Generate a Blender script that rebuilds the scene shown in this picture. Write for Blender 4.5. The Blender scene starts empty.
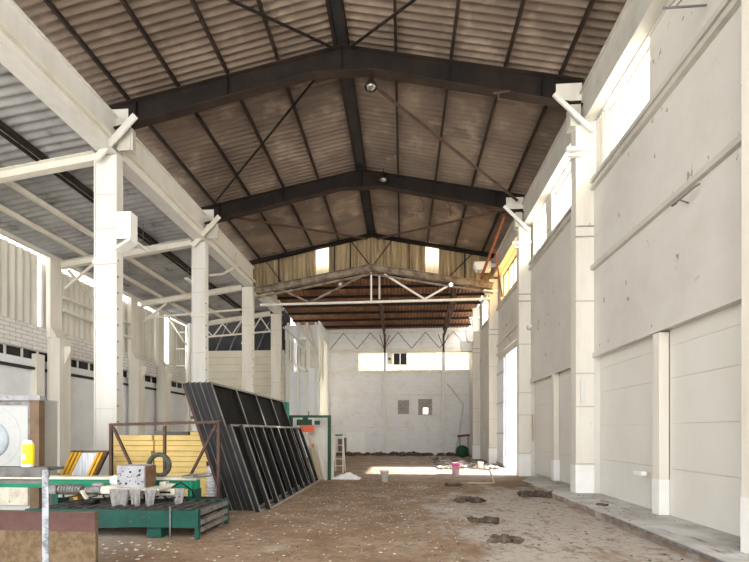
import bpy, bmesh, math, random
from mathutils import Vector, Matrix, noise as mnoise
random.seed(7)
C = bpy.context.scene.collection
PI = math.pi
V = Vector

# ------------------------------------------------------------------ materials
def mat(name, c1, c2=None, scale=1.5, ramp=(.4, .65), rough=.8, metal=0., bump=0., bscale=30., stretch=(1, 1, 1),
        c3=None, s3=6., r3=(.6, .68), stretch3=(1, 1, 1), wave=None, spec=.3):
    m = bpy.data.materials.new(name); m.use_nodes = True
    nt = m.node_tree; N = nt.nodes; L = nt.links
    b = N['Principled BSDF']
    b.inputs['Roughness'].default_value = rough; b.inputs['Metallic'].default_value = metal
    b.inputs['Specular IOR Level'].default_value = spec
    b.inputs['Base Color'].default_value = (*c1, 1)
    if c2 is None and c3 is None and not bump: return m
    g = N.new('ShaderNodeNewGeometry')
    def nz(sc, st, det=6):
        mp = N.new('ShaderNodeMapping'); mp.inputs['Scale'].default_value = st
        L.new(g.outputs['Position'], mp.inputs['Vector'])
        n = N.new('ShaderNodeTexNoise'); n.inputs['Scale'].default_value = sc; n.inputs['Detail'].default_value = det
        n.inputs['Roughness'].default_value = .62
        L.new(mp.outputs[0], n.inputs['Vector']); return n
    def rp(n, r):
        q = N.new('ShaderNodeValToRGB'); q.color_ramp.elements[0].position = r[0]; q.color_ramp.elements[1].position = r[1]
        L.new(n.outputs['Fac'], q.inputs[0]); return q
    col = None
    def mix(fac, a, bcol):
        x = N.new('ShaderNodeMix'); x.data_type = 'RGBA'
        L.new(fac, x.inputs['Factor'])
        if isinstance(a, tuple): x.inputs['A'].default_value = (*a, 1)
        else: L.new(a, x.inputs['A'])
        x.inputs['B'].default_value = (*bcol, 1)
        return x.outputs['Result']
    cur = c1
    if c2 is not None: cur = mix(rp(nz(scale, stretch), ramp).outputs['Color'], cur, c2)
    if c3 is not None: cur = mix(rp(nz(s3, stretch3, 9), r3).outputs['Color'], cur, c3)
    if not isinstance(cur, tuple): L.new(cur, b.inputs['Base Color'])
    if bump:
        n = nz(bscale, (1, 1, 1), 4)
        bp = N.new('ShaderNodeBump'); bp.inputs['Strength'].default_value = bump; bp.inputs['Distance'].default_value = .02
        L.new(n.outputs['Fac'], bp.inputs['Height']); L.new(bp.outputs[0], b.inputs['Normal'])
    return m

def brick_mat(name, c1, c2, mortar, grime, axis='xz', scale=1.0, bump=.5, peel=None):
    m = bpy.data.materials.new(name); m.use_nodes = True
    nt = m.node_tree; N = nt.nodes; L = nt.links; b = N['Principled BSDF']; b.inputs['Roughness'].default_value = .85
    b.inputs['Specular IOR Level'].default_value = .2
    g = N.new('ShaderNodeNewGeometry'); s = N.new('ShaderNodeSeparateXYZ'); cb = N.new('ShaderNodeCombineXYZ')
    L.new(g.outputs['Position'], s.inputs[0])
    L.new(s.outputs['X' if axis == 'xz' else 'Y'], cb.inputs['X']); L.new(s.outputs['Z'], cb.inputs['Y'])
    t = N.new('ShaderNodeTexBrick'); t.inputs['Scale'].default_value = scale
    t.inputs['Brick Width'].default_value = .27; t.inputs['Row Height'].default_value = .09; t.inputs['Mortar Size'].default_value = .009
    t.inputs['Color1'].default_value = (*c1, 1); t.inputs['Color2'].default_value = (*c2, 1); t.inputs['Mortar'].default_value = (*mortar, 1)
    L.new(cb.outputs[0], t.inputs['Vector'])
    n = N.new('ShaderNodeTexNoise'); n.inputs['Scale'].default_value = 1.3; n.inputs['Detail'].default_value = 9
    n.inputs['Roughness'].default_value = .7
    L.new(g.outputs['Position'], n.inputs['Vector'])
    r = N.new('ShaderNodeValToRGB'); r.color_ramp.elements[0].position = .52; r.color_ramp.elements[1].position = .78
    L.new(n.outputs['Fac'], r.inputs[0])
    x = N.new('ShaderNodeMix'); x.data_type = 'RGBA'; L.new(r.outputs[0], x.inputs['Factor']); L.new(t.outputs['Color'], x.inputs['A'])
    x.inputs['B'].default_value = (*grime, 1); L.new(x.outputs['Result'], b.inputs['Base Color'])
    bp = N.new('ShaderNodeBump'); bp.inputs['Strength'].default_value = bump; bp.inputs['Distance'].default_value = .015; bp.invert = True
    L.new(t.outputs['Fac'], bp.inputs['Height']); L.new(bp.outputs[0], b.inputs['Normal'])
    return m

def pane_mat(name, col, clear=.0):
    """dirty frosted sheet: daylight passes through it scattered"""
    m = bpy.data.materials.new(name); m.use_nodes = True
    nt = m.node_tree; N = nt.nodes; L = nt.links; N.remove(N['Principled BSDF'])
    t = N.new('ShaderNodeBsdfTranslucent'); t.inputs[0].default_value = (*col, 1)
    d = N.new('ShaderNodeBsdfDiffuse'); d.inputs[0].default_value = (*col, 1)
    x = N.new('ShaderNodeMixShader'); x.inputs[0].default_value = .18
    L.new(t.outputs[0], x.inputs[1]); L.new(d.outputs[0], x.inputs[2])
    L.new(x.outputs[0], N['Material Output'].inputs['Surface'])
    return m

M = {}
M['cream'] = mat('cream_paint', (.78, .75, .67), (.66, .62, .53), 1.2, (.42, .75), .65, bump=.08, stretch=(2, 2, .35), c3=(.33, .27, .2), s3=5, r3=(.68, .76))
M['white_paint'] = mat('white_paint', (.74, .73, .69), (.65, .63, .57), 1.5, (.45, .75), .6, bump=.06, stretch=(2, 2, .3), c3=(.42, .36, .28), s3=6, r3=(.72, .78))
M['wall_paint'] = mat('peeling_wall_paint', (.7, .68, .635), (.62, .595, .545), .7, (.4, .7), .75, bump=.12, bscale=9, c3=(.34, .29, .24), s3=2.6, r3=(.645, .665), stretch3=(1, 1.2, .7))
M['door_paint'] = mat('door_paint', (.76, .745, .69), (.7, .675, .61), .6, (.4, .7), .6, bump=.03, bscale=5, stretch=(1, 1, .5))
M['trim_paint'] = mat('trim_paint', (.6, .58, .52), (.48, .46, .41), 1.5, (.4, .7), .7)
M['fresh_white'] = mat('fresh_white_paint', (.9, .9, .88), (.84, .83, .8), 2)
M['cool_white'] = mat('cool_white_wall', (.88, .9, .93), (.78, .8, .82), 1.0, (.45, .7), .8, bump=.1, c3=(.45, .44, .42), s3=4, r3=(.68, .76))
M['brick_white'] = brick_mat('whitewashed_brick', (.86, .86, .86), (.8, .8, .8), (.68, .68, .67), (.58, .57, .55))
M['brick_side'] = brick_mat('whitewashed_brick_side', (.82, .81, .78), (.74, .73, .7), (.5, .49, .46), (.55, .52, .48), 'yz', .6)
M['siding'] = mat('cream_siding', (.74, .7, .57), (.66, .61, .48), 1, (.4, .7), .75, c3=(.2, .17, .13), s3=1.6, r3=(.7, .74))
M['roof'] = mat('roof_brown', (.21, .158, .12), (.12, .09, .07), .55, (.38, .66), .8, stretch=(.5, 1.4, 1), c3=(.31, .24, .185), s3=1.1, r3=(.52, .72), bump=.05)
M['roof_grey'] = mat('roof_grey', (.5, .5, .5), (.3, .3, .3), .8, (.35, .65), .6, metal=.3, c3=(.16, .15, .14), s3=1.6, r3=(.6, .72))
M['roof_rust'] = mat('roof_rust', (.27, .13, .07), (.15, .075, .045), 1.0, (.4, .65), .85)
M['gable'] = mat('gable_sheet', (.38, .29, .17), (.2, .145, .085), 1.6, (.4, .62), .8, stretch=(3, 2, .2), c3=(.55, .44, .27), s3=2, r3=(.55, .7), stretch3=(3, 1, .3))
M['steel_dark'] = mat('dark_steel', (.014, .012, .011), (.026, .019, .015), 2, (.4, .7), .7, spec=.12)
M['purlin'] = mat('purlin_steel', (.028, .02, .017), (.05, .032, .024), 2, (.4, .7), .75, spec=.15)
M['rust'] = mat('rusty_steel', (.1, .056, .042), (.06, .04, .033), 5, (.4, .65), .8, bump=.1)
M['rust_red'] = mat('red_oxide_steel', (.2, .075, .05), (.13, .055, .04), 4, (.4, .65), .75)
M['dusty_steel'] = mat('dusty_steel', (.3, .25, .19), (.14, .105, .08), 2.2, (.42, .6), .8)
M['black_frame'] = mat('black_frame_paint', (.009, .009, .0095), (.022, .02, .018), 3, (.45, .75), .55, spec=.2)
M['frame_edge'] = mat('pale_frame_edge', (.3, .28, .26), (.16, .15, .14), 4, (.4, .65), .5, metal=.2)  # paler tone along the front edges of the frames
M['end_edge'] = mat('dull_frame_edge', (.09, .085, .08), (.04, .04, .04), 4, (.4, .65), .6)
M['black_sheet'] = mat('black_sheet', (.008, .008, .008), (.022, .02, .018), 2, (.5, .75), .7, spec=.1)
M['galv'] = mat('galvanised', (.34, .37, .41), (.15, .155, .165), 16, (.44, .6), .6, metal=.1)
M['grey_steel'] = mat('grey_steel', (.3, .29, .28), (.15, .14, .13), 7, (.4, .65), .55, metal=.4)
M['roller_dark'] = mat('roller_steel', (.13, .125, .12), (.05, .048, .046), 7, (.4, .65), .5, metal=.4)
M['bench_steel'] = mat('bench_steel', (.13, .125, .12), (.07, .066, .062), 9, (.4, .65), .6, metal=.2)
M['dark_rubber'] = mat('dark_rubber', (.05, .055, .05), (.1, .11, .09), 9, (.45, .7), .8)
M['green'] = mat('machine_green', (.013, .085, .064), (.012, .055, .043), 5, (.42, .7), .5, c3=(.12, .1, .08), s3=8, r3=(.64, .7))
M['green_bright'] = mat('bright_machine_green', (.01, .24, .13), (.008, .17, .09), 4, (.4, .7), .45, c3=(.1, .09, .07), s3=9, r3=(.67, .72))
M['green_dark'] = mat('dark_green_paint', (.012, .07, .03), (.01, .045, .022), 5, (.4, .7), .5)
M['machine_cream'] = mat('machine_cream', (.68, .64, .53), (.5, .45, .36), 5, (.45, .7), .5, c3=(.12, .1, .08), s3=10, r3=(.64, .7))
M['machine_panel'] = mat('machine_panel', (.5, .515, .505), (.43, .445, .43), 2, (.45, .7), .4, c3=(.42, .41, .35), s3=5, r3=(.68, .76))
M['yellow_board'] = mat('yellow_board', (.74, .55, .215), (.64, .46, .17), 3, (.4, .7), .75, c3=(.35, .24, .1), s3=9, r3=(.7, .76), stretch3=(1, 1, 2))
M['yellow_dark'] = mat('yellow_frame', (.75, .42, .04), (.5, .28, .05), 6, (.4, .7), .6)
M['board_dark'] = mat('dark_plank', (.08, .075, .07), (.14, .125, .11), 5)
M['stripe_sheet'] = mat('striped_sheet', (.75, .77, .8), (.5, .53, .57), 20, (.42, .58), .5, stretch=(1, .2, .05))
M['stone'] = mat('grey_casting', (.4, .4, .42), (.27, .27, .285), 5, (.4, .65), .7, bump=.35, bscale=16, c3=(.03, .03, .035), s3=9, r3=(.63, .66))
M['rust_face'] = mat('rusty_face', (.2, .11, .06), (.12, .07, .045), 7, (.4, .65), .85)
M['rag'] = mat('grey_rag', (.3, .29, .28), (.19, .18, .175), 12, (.4, .65), .95)
M['concrete'] = mat('concrete_dusty', (.6, .59, .57), (.42, .4, .38), 1.6, (.4, .62), .9, bump=.3, bscale=12, stretch=(1, 1.0, 1), c3=(.13, .1, .08), s3=2.2, r3=(.58, .7), stretch3=(2.2, .6, 1))
M['kerb_side'] = mat('kerb_broken', (.26, .19, .14), (.4, .36, .31), 4, (.45, .65), .95, bump=.5, bscale=14)
M['dirt'] = mat('dirt_clod', (.065, .048, .036), (.14, .105, .08), 5, (.4, .65), .95, bump=.5, bscale=20)
M['flake'] = mat('paint_flake', (.8, .76, .68), (.62, .56, .47), 3)
M['rubble_mix'] = mat('rubble_mix', (.2, .16, .13), (.55, .53, .5), 2.6, (.48, .58), .95)
M['chipboard'] = mat('chipboard', (.17, .118, .066), (.115, .077, .043), 18, (.42, .6), .85, c3=(.22, .165, .105), s3=3, r3=(.5, .7))
M['oxide'] = mat('oxide_band', (.12, .06, .052), (.085, .042, .038), 6, (.4, .7), .7)
M['brown_post'] = mat('brown_post', (.2, .135, .085), (.14, .095, .065), 4, (.4, .7), .8)
M['can_yellow'] = mat('can_yellow', (.9, .74, .02), (.85, .66, .02), 9, (.4, .7), .35)
M['can_label'] = mat('can_label', (.7, .72, .7))
M['pink'] = mat('pink_plastic', (.85, .12, .35), None, rough=.4)
M['pale_pink'] = mat('pale_pink_plastic', (.9, .6, .66), None, rough=.4)
M['bucket_white'] = mat('bucket_white', (.84, .82, .77), (.72, .69, .62), 6, (.45, .7), .5)
M['wood'] = mat('pale_wood', (.55, .43, .29), (.42, .32, .21), 7, (.4, .7), .85)
M['grey_wood'] = mat('grey_wood', (.42, .38, .33), (.26, .23, .2), 7, (.4, .7), .9)
M['cloth'] = mat('white_cloth', (.86, .86, .86), (.78, .78, .78), 6)
M['pale_board'] = mat('pale_board', (.72, .7, .62), (.6, .57, .49), 1.6, (.4, .7), .7, c3=(.45, .4, .3), s3=3, r3=(.66, .74))
M['orange'] = mat('orange_plastic', (.75, .16, .08), (.6, .13, .07), 5, (.4, .7), .6)
M['roll'] = mat('silver_roll', (.62, .63, .64), (.5, .51, .52), 4, (.4, .7), .5)
M['lamp_glass'] = mat('lamp_glass', (.3, .28, .26), None, rough=.15, metal=.6)
M['void'] = mat('painted_dark', (.03, .03, .034), (.055, .05, .05), 2)  # near-black colour stands in for shade in the loft, slot and gaps
M['glass_frost'] = pane_mat('frosted_pane', (.95, .93, .86))
M['glass_warm'] = pane_mat('yellowed_pane', (.95, .84, .56))
M['glass_dull'] = pane_mat('dull_pane', (.6, .56, .46))
M['glass_orange'] = pane_mat('orange_lit_pane', (.98, .62, .2))  # orange light on the opening is put into the pane colour
M['sheet_pale'] = mat('pale_cladding', (.74, .72, .65), (.6, .57, .5), 1.2, (.4, .7), .75, stretch=(2, 2, .25), c3=(.35, .3, .24), s3=4, r3=(.66, .74), stretch3=(2, 2, .3))
M['outside'] = mat('outside_concrete', (.72, .71, .68))
M['hub_grey'] = mat('hub_grey', (.42, .47, .5), (.36, .41, .44), 4, rough=.4)
M['line_grey'] = mat('line_grey', (.5, .52, .5))
e = bpy.data.materials.new('lit_bulb'); e.use_nodes = True
e.node_tree.nodes['Principled BSDF'].inputs['Emission Color'].default_value = (1, .97, .9, 1)
e.node_tree.nodes['Principled BSDF'].inputs['Emission Strength'].default_value = 30
M['bulb'] = e

# floor: brown dirt, grey dust towards the kerb, pale specks
def floor_material():
    m = bpy.data.materials.new('dirty_floor'); m.use_nodes = True
    nt = m.node_tree; N = nt.nodes; L = nt.links; b = N['Principled BSDF']; b.inputs['Roughness'].default_value = .95
    b.inputs['Specular IOR Level'].default_value = .15
    g = N.new('ShaderNodeNewGeometry')
    def nz(sc, st=(1, 1, 1), det=8, ro=.65):
        mp = N.new('ShaderNodeMapping'); mp.inputs['Scale'].default_value = st
        L.new(g.outputs['Position'], mp.inputs['Vector'])
        n = N.new('ShaderNodeTexNoise'); n.inputs['Scale'].default_value = sc; n.inputs['Detail'].default_value = det; n.inputs['Roughness'].default_value = ro
        L.new(mp.outputs[0], n.inputs['Vector']); return n.outputs['Fac']
    def rp(v, a, bb):
        q = N.new('ShaderNodeMapRange'); q.inputs['From Min'].default_value = a; q.inputs['From Max'].default_value = bb
        q.interpolation_type = 'SMOOTHSTEP'
        L.new(v, q.inputs['Value']); return q.outputs['Result']
    def mth(op, a, bb):
        q = N.new('ShaderNodeMath'); q.operation = op; q.use_clamp = False
        for i, v in enumerate((a, bb)):
            if isinstance(v, (int, float)): q.inputs[i].default_value = v
            else: L.new(v, q.inputs[i])
        return q.outputs[0]
    def mix(f, a, c):
        x = N.new('ShaderNodeMix'); x.data_type = 'RGBA'; L.new(f, x.inputs['Factor'])
        if isinstance(a, tuple): x.inputs['A'].default_value = (*a, 1)
        else: L.new(a, x.inputs['A'])
        x.inputs['B'].default_value = (*c, 1); return x.outputs['Result']
    s = N.new('ShaderNodeSeparateXYZ'); L.new(g.outputs['Position'], s.inputs[0])
    c = mix(rp(nz(1.1), .36, .62), (.235, .155, .098), (.33, .24, .168))
    c = mix(rp(nz(6), .56, .7), c, (.17, .11, .07))
    # pale dust: grows towards the kerb (x up) for the near half, patches elsewhere
    gx = rp(s.outputs['X'], -.9, 2.6)
    gy = rp(s.outputs['Y'], 15., 9.5)
    amt = mth('ADD', mth('MULTIPLY', mth('MULTIPLY', gx, gy), .30), nz(.9, (1, .7, 1)))
    c = mix(mth('MULTIPLY', rp(amt, .56, .74), .8), c, (.5, .46, .41))
    # dark tyre-trodden soil over the dust
    c = mix(mth('MULTIPLY', rp(nz(2.6, (1.1, .8, 1), 10, .72), .54, .62), .75), c, (.2, .145, .105))
    # light concrete under the machine, paler tone towards the far doorway
    lx = rp(s.outputs['X'], -3.2, -5.0)
    c = mix(mth('MULTIPLY', lx, .7), c, (.42, .39, .35))
    fy = mth('MULTIPLY', rp(s.outputs['Y'], 13.5, 16.5), rp(s.outputs['X'], -3.5, 0.5))
    c = mix(mth('MULTIPLY', mth('MULTIPLY', fy, rp(nz(1.4), .33, .6)), .75), c, (.5, .46, .43))
    c = mix(rp(nz(42, (1, 1, 1), 3, .5), .69, .73), c, (.62, .56, .47))
    c = mix(mth('MULTIPLY', rp(nz(9, (1, 1, 1), 10, .75), .5, .62), .55), c, (.13, .085, .055))
    c = mix(mth('MULTIPLY', rp(nz(5.5, (1, 1.2, 1), 10, .75), .55, .66), .5), c, (.5, .43, .36))
    L.new(c, b.inputs['Base Color'])
    h = mth('ADD', nz(3, (1, 1, 1), 10, .7), mth('MULTIPLY', nz(26, (1, 1, 1), 5), .35))
    bp = N.new('ShaderNodeBump'); bp.inputs['Strength'].default_value = .55; bp.inputs['Distance'].default_value = .05
    L.new(h, bp.inputs['Height']); L.new(bp.outputs[0], b.inputs['Normal'])
    return m
M['floor'] = floor_material()

# ------------------------------------------------------------------ mesh helpers
class MB:
    def __init__(s): s.v = []; s.f = []; s.mi = []; s.cur = 0; s.smooth = set()
    def add(s, vs, fs, smooth=False):
        o = len(s.v); s.v += [tuple(x) for x in vs]
        for f in fs:
            if smooth: s.smooth.add(len(s.f))
            s.f.append([o + i for i in f]); s.mi.append(s.cur)
        return s
    def box(s, x0, x1, y0, y1, z0, z1):
        vs = [(x, y, z) for z in (z0, z1) for y in (y0, y1) for x in (x0, x1)]
        return s.add(vs, [(0, 2, 3, 1), (4, 5, 7, 6), (0, 1, 5, 4), (2, 6, 7, 3), (0, 4, 6, 2), (1, 3, 7, 5)])
    def bar(s, p, q, w, h=None, up=(0, 0, 1)):
        """rectangular bar from p to q, w across, h along the up side"""
        p = V(p); q = V(q); h = h or w; d = (q - p).normalized(); u = V(up)
        if abs(d.dot(u)) > .98: u = V((0, 1, 0))
        a = d.cross(u).normalized(); u = a.cross(d).normalized()
        vs = [c + a * (i * w / 2) + u * (j * h / 2) for c in (p, q) for j in (-1, 1) for i in (-1, 1)]
        return s.add(vs, [(0, 1, 3, 2), (4, 6, 7, 5), (0, 4, 5, 1), (2, 3, 7, 6), (0, 2, 6, 4), (1, 5, 7, 3)])
    def ibeam(s, p, q, w, h, t=.015, up=(0, 0, 1)):
        p = V(p); q = V(q); d = (q - p).normalized(); u = V(up)
        if abs(d.dot(u)) > .98: u = V((0, 1, 0))
        a = d.cross(u).normalized(); u = a.cross(d).normalized()
        s.bar(p, q, t, h - 2 * t, u)
        o = u * (h / 2 - t / 2)
        s.bar(p + o, q + o, w, t, u); return s.bar(p - o, q - o, w, t, u)
    def channel(s, p, q, w, h, t=.012, up=(0, 0, 1), flip=1):
        p = V(p); q = V(q); d = (q - p).normalized(); u = V(up)
        if abs(d.dot(u)) > .98: u = V((0, 1, 0))
        a = d.cross(u).normalized(); u = a.cross(d).normalized()
        s.bar(p - a * (flip * (w / 2 - t / 2)), q - a * (flip * (w / 2 - t / 2)), t, h, u)
        o = u * (h / 2 - t / 2)
        s.bar(p + o, q + o, w, t, u); return s.bar(p - o, q - o, w, t, u)
    def tube(s, pts, r, n=10, cap=True):
        pts = [V(p) for p in pts]; rings = []; a = None
        for i, p in enumerate(pts):
            d = ((pts[min(i + 1, len(pts) - 1)] - pts[max(i - 1, 0)])).normalized()
            if a is None:
                a = d.cross(V((0, 0, 1)) if abs(d.z) < .9 else V((0, 1, 0))).normalized()
            else:
                a = (a - d * a.dot(d)).normalized()
            b = d.cross(a); rr = r[i] if isinstance(r, (list, tuple)) else r
            rings.append([p + (a * math.cos(2 * PI * k / n) + b * math.sin(2 * PI * k / n)) * rr for k in range(n)])
        vs = [x for g in rings for x in g]; fs = []
        for i in range(len(pts) - 1):
            for k in range(n):
                k2 = (k + 1) % n; fs.append((i * n + k, i * n + k2, (i + 1) * n + k2, (i + 1) * n + k))
        s.add(vs, fs, True)
        if cap: s.add(rings[0], [tuple(reversed(range(n)))]); s.add(rings[-1], [tuple(range(n))])
        return s
    def lathe(s, prof, c, n=20, axis='z'):
        c = V(c); vs = []
        for r, h in prof:
            for k in range(n):
                x, y = r * math.cos(2 * PI * k / n), r * math.sin(2 * PI * k / n)
                vs.append(c + (V((x, y, h)) if axis == 'z' else V((x, h, y)) if axis == 'y' else V((h, x, y))))
        fs = [(i * n + k, i * n + (k + 1) % n, (i + 1) * n + (k + 1) % n, (i + 1) * n + k) for i in range(len(prof) - 1) for k in range(n)]
        return s.add(vs, fs, True)
    def torus(s, c, R, r, axis='y', n=28, m=10, a0=0, a1=2 * PI):
        pts = []
        full = abs(a1 - a0 - 2 * PI) < 1e-6
        for i in range(n + 1):
            a = a0 + (a1 - a0) * i / n
            x, z = R * math.cos(a), R * math.sin(a)
            pts.append(V(c) + (V((x, 0, z)) if axis == 'y' else V((0, x, z)) if axis == 'x' else V((x, z, 0))))
        return s.tube(pts, r, m, cap=not full)
    def prism(s, poly, axis, a, b):
        """poly of 2-D points; axis 'y': (x,z); 'x': (y,z); 'z': (x,y)"""
        def P(u, v, w): return (u, w, v) if axis == 'y' else (w, u, v) if axis == 'x' else (u, v, w)
        n = len(poly); vs = [P(u, v, w) for w in (a, b) for u, v in poly]
        fs = [tuple(range(n)), tuple(range(2 * n - 1, n - 1, -1))] + [(i, (i + 1) % n, n + (i + 1) % n, n + i) for i in range(n)]
        return s.add(vs, fs)
    def sheet(s, o, du, lu, dv, lv, nrm, pitch=.2, amp=.028, seg=6, nv=1, th=.006):
        """corrugated sheet: waves run along du"""
        o, du, dv, nrm = V(o), V(du).normalized(), V(dv).normalized(), V(nrm).normalized()
        n = int(lu / pitch * seg); vs = []
        for i in range(n + 1):
            u = lu * i / n; h = amp * math.sin(2 * PI * u / pitch)
            for j in range(nv + 1):
                vs.append(o + du * u + dv * (lv * j / nv) + nrm * h)
        k = nv + 1
        fs = [(i * k + j, (i + 1) * k + j, (i + 1) * k + j + 1, i * k + j + 1) for i in range(n) for j in range(nv)]
        return s.add(vs, fs, True)
    def rock(s, c, r, sq=(1, 1, .6), seed=0, sub=2, rough=.45):
        bm = bmesh.new(); bmesh.ops.create_icosphere(bm, subdivisions=sub, radius=1)
        vs = []
        for v in bm.verts:
            k = 1 + rough * mnoise.noise(v.co * 1.7 + V((seed * 3.1, seed * 1.7, seed)))
            vs.append((c[0] + v.co.x * k * r * sq[0], c[1] + v.co.y * k * r * sq[1], c[2] + v.co.z * k * r * sq[2]))
        fs = [tuple(x.index for x in f.verts) for f in bm.faces]; bm.free()
        return s.add(vs, fs)
    def build(s, name, m, parent=None, bevel=0):
        me = bpy.data.meshes.new(name)
        org = V((0, 0, 0))
        if parent is None and s.v:
            xs, ys, zs = zip(*s.v)
            org = V(((min(xs) + max(xs)) / 2, (min(ys) + max(ys)) / 2, min(zs)))
        else:
            p = parent
            while p is not None: org = org + p.location; p = p.parent
        me.from_pydata([V(v) - org for v in s.v], [], s.f)
        for mm in (m if isinstance(m, (list, tuple)) else [m]): me.materials.append(M[mm])
        for i, p in enumerate(me.polygons):
            p.material_index = s.mi[i]; p.use_smooth = i in s.smooth
        bm = bmesh.new(); bm.from_mesh(me)
        if not s.smooth: bmesh.ops.recalc_face_normals(bm, faces=bm.faces)
        bm.to_mesh(me); bm.free(); me.update()
        o = bpy.data.objects.new(name, me); C.objects.link(o)
        if parent is not None: o.parent = parent
        else: o.location = org
        if bevel:
            b = o.modifiers.new('edge', 'BEVEL'); b.width = bevel; b.segments = 2; b.limit_method = 'ANGLE'
        return o

def B(*a): return MB().box(*a)
def thing(name, label, cat, loc=(0, 0, 0), group=None):
    o = bpy.data.objects.new(name, None); C.objects.link(o); o.location = loc; o.empty_display_size = .2
    o['label'] = label; o['category'] = cat; o['kind'] = 'thing'
    if group: o['group'] = group
    return o
def tag(o, label, cat, group=None, kind='thing'):
    o['label'] = label; o['category'] = cat; o['kind'] = kind
    if group: o['group'] = group
    return o
def struct(name, mb, m, label=None, cat=None, parent=None):
    o = mb.build(name, m, parent)
    if parent is None:
        o['kind'] = 'structure'
        o['label'] = label; o['category'] = cat
    return o

ORD = ['first', 'second', 'third', 'fourth', 'fifth', 'sixth', 'seventh', 'eighth', 'ninth', 'tenth', 'eleventh', 'twelfth', 'thirteenth']
FR = [5.6, 10.8, 15.9, 21.0, 26.0]          # frame lines along the hall
XR = 4.6                                     # inner face of the window wall
XC = -7.75                                   # middle of the aisle columns
XL = -13.7                                   # aisle wall
XA = -1.55                                   # ridge
def T(x): return 11.36 - .2 * abs(x - XA)    # top of the rafters
Y0, Y3, YF = -2.0, 21.0, 30.0

# ------------------------------------------------------------------ setting
struct('floor', B(-14.2, XR + .3, -3, YF + .2, -.2, 0), 'floor', 'brown dirt-covered concrete floor with pale dust', 'floor')
struct('ground_outside', B(-60, 80, -60, 90, -.4, -.22), 'outside', 'pale concrete yard outside the open doorway', 'ground')

# raised strip along the window wall with a broken inner edge
k = MB(); pts = []
for i in range(41):
    y = 3 + 11.6 * i / 40
    e_ = 3.62 + .10 * mnoise.noise(V((y * 1.3, 0, 0))) + .05 * mnoise.noise(V((y * 5, 3, 0)))
    if y < 8.0: e_ = 3.66
    if y > 13.4: e_ += (y - 13.4) * .6
    pts.append((e_, y))
k.prism(pts + [(XR + .3, 14.6), (XR + .3, 3)], 'z', .0, .12); 
n_side = len(k.f)
k.mi = [0] * n_side
for i in range(2, 2 + 40): k.mi[i] = 1
kb = struct('trim_kerb', k, ['concrete', 'kerb_side'], 'dusty raised concrete strip along the window wall', 'kerb')
o = MB().box(3.6, 3.615, 3, 8.0, .095, .135).box(3.615, 3.655, 3, 8.0, .1, .128).build('kerb_edge_bar', 'grey_steel', None)
tag(o, 'steel edge rail along the raised concrete strip', 'rail')

# window wall: doors below, plain wall, ledge, clerestory
w = MB()
def wall_bay(mb, y0, y1, zlo):
    mb.box(XR, XR + .35, y0, y1, zlo, 7.68)
wall_bay(w, Y0, 16.15, 3.42)                        # above the doors
w.box(XR + .25, XR + .35, Y0, 16.15, 0, 3.42)        # backing behind the door leaves
for a_, b_ in ((15.77, 16.15), (10.66, 11.08), (Y0, 5.84)): w.box(XR, XR + .25, a_, b_, 0, 3.42)
w.box(XR, XR + .35, 16.15, 19.5, 5.05, 7.68)         # above the open gateway
w.box(XR, XR + .35, 19.5, 21.6, 0, 7.68)
w.box(XR, XR + .35, 21.6, YF, 0, 7.68)
# clerestory piers
w.box(XR + .05, XR + .35, Y0, 8.42, 7.68, 9.05)
w.box(XR + .05, XR + .35, 10.2, 10.62, 7.68, 9.05)
w.box(XR + .05, XR + .35, 15.6, 16.2, 7.68, 9.05)
w.box(XR + .05, XR + .35, 13.75, 14.3, 7.68, 9.05)
w.box(XR + .05, XR + .35, 20.7, 21.6, 7.68, 9.05)
w.box(XR + .05, XR + .35, 25.5, 26.4, 7.68, 9.05)
w.box(XR, XR + .35, Y0, YF, 9.05, 10.12)
struct('wall_window_side', w, 'wall_paint', 'tall off-white painted wall with peeling paint and clerestory windows', 'wall')
struct('trim_ledge', MB().box(XR - .1, XR, Y0, 16.0, 7.42, 7.5).box(XR - .04, XR, Y0, 16.0, 7.5, 7.6).box(XR - .09, XR, Y0, 16.0, 7.6, 7.7).box(XR - .1, XR, 16.0, 21.6, 7.45, 7.56).box(XR - .06, XR, 16., YF, 7.56, 7.7), 'trim_paint', 'stepped painted ledge below the clerestory windows', 'trim')
struct('trim_rail', MB().box(XR - .09, XR, 5.85, 10.66, 5.5, 5.6), 'trim_paint', 'painted ledge rail half way up the window wall', 'trim')
struct('trim_door_header', MB().box(XR - .05, XR, 5.85, 10.66, 3.40, 3.5).box(XR - .05, XR, 11.06, 15.76, 3.36, 3.5), 'wall_paint', 'painted header ledge above the sectional doors', 'trim')
struct('trim_eaves_girder', MB().box(4.36, XR, Y0, 21, 9.08, 9.86).box(4.33, 4.36, Y0, 21, 9.08, 9.13).box(4.3, XR, Y0, 21, 9.86, 9.9), 'trim_paint', 'pale eaves girder above the clerestory windows', 'girder')
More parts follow.
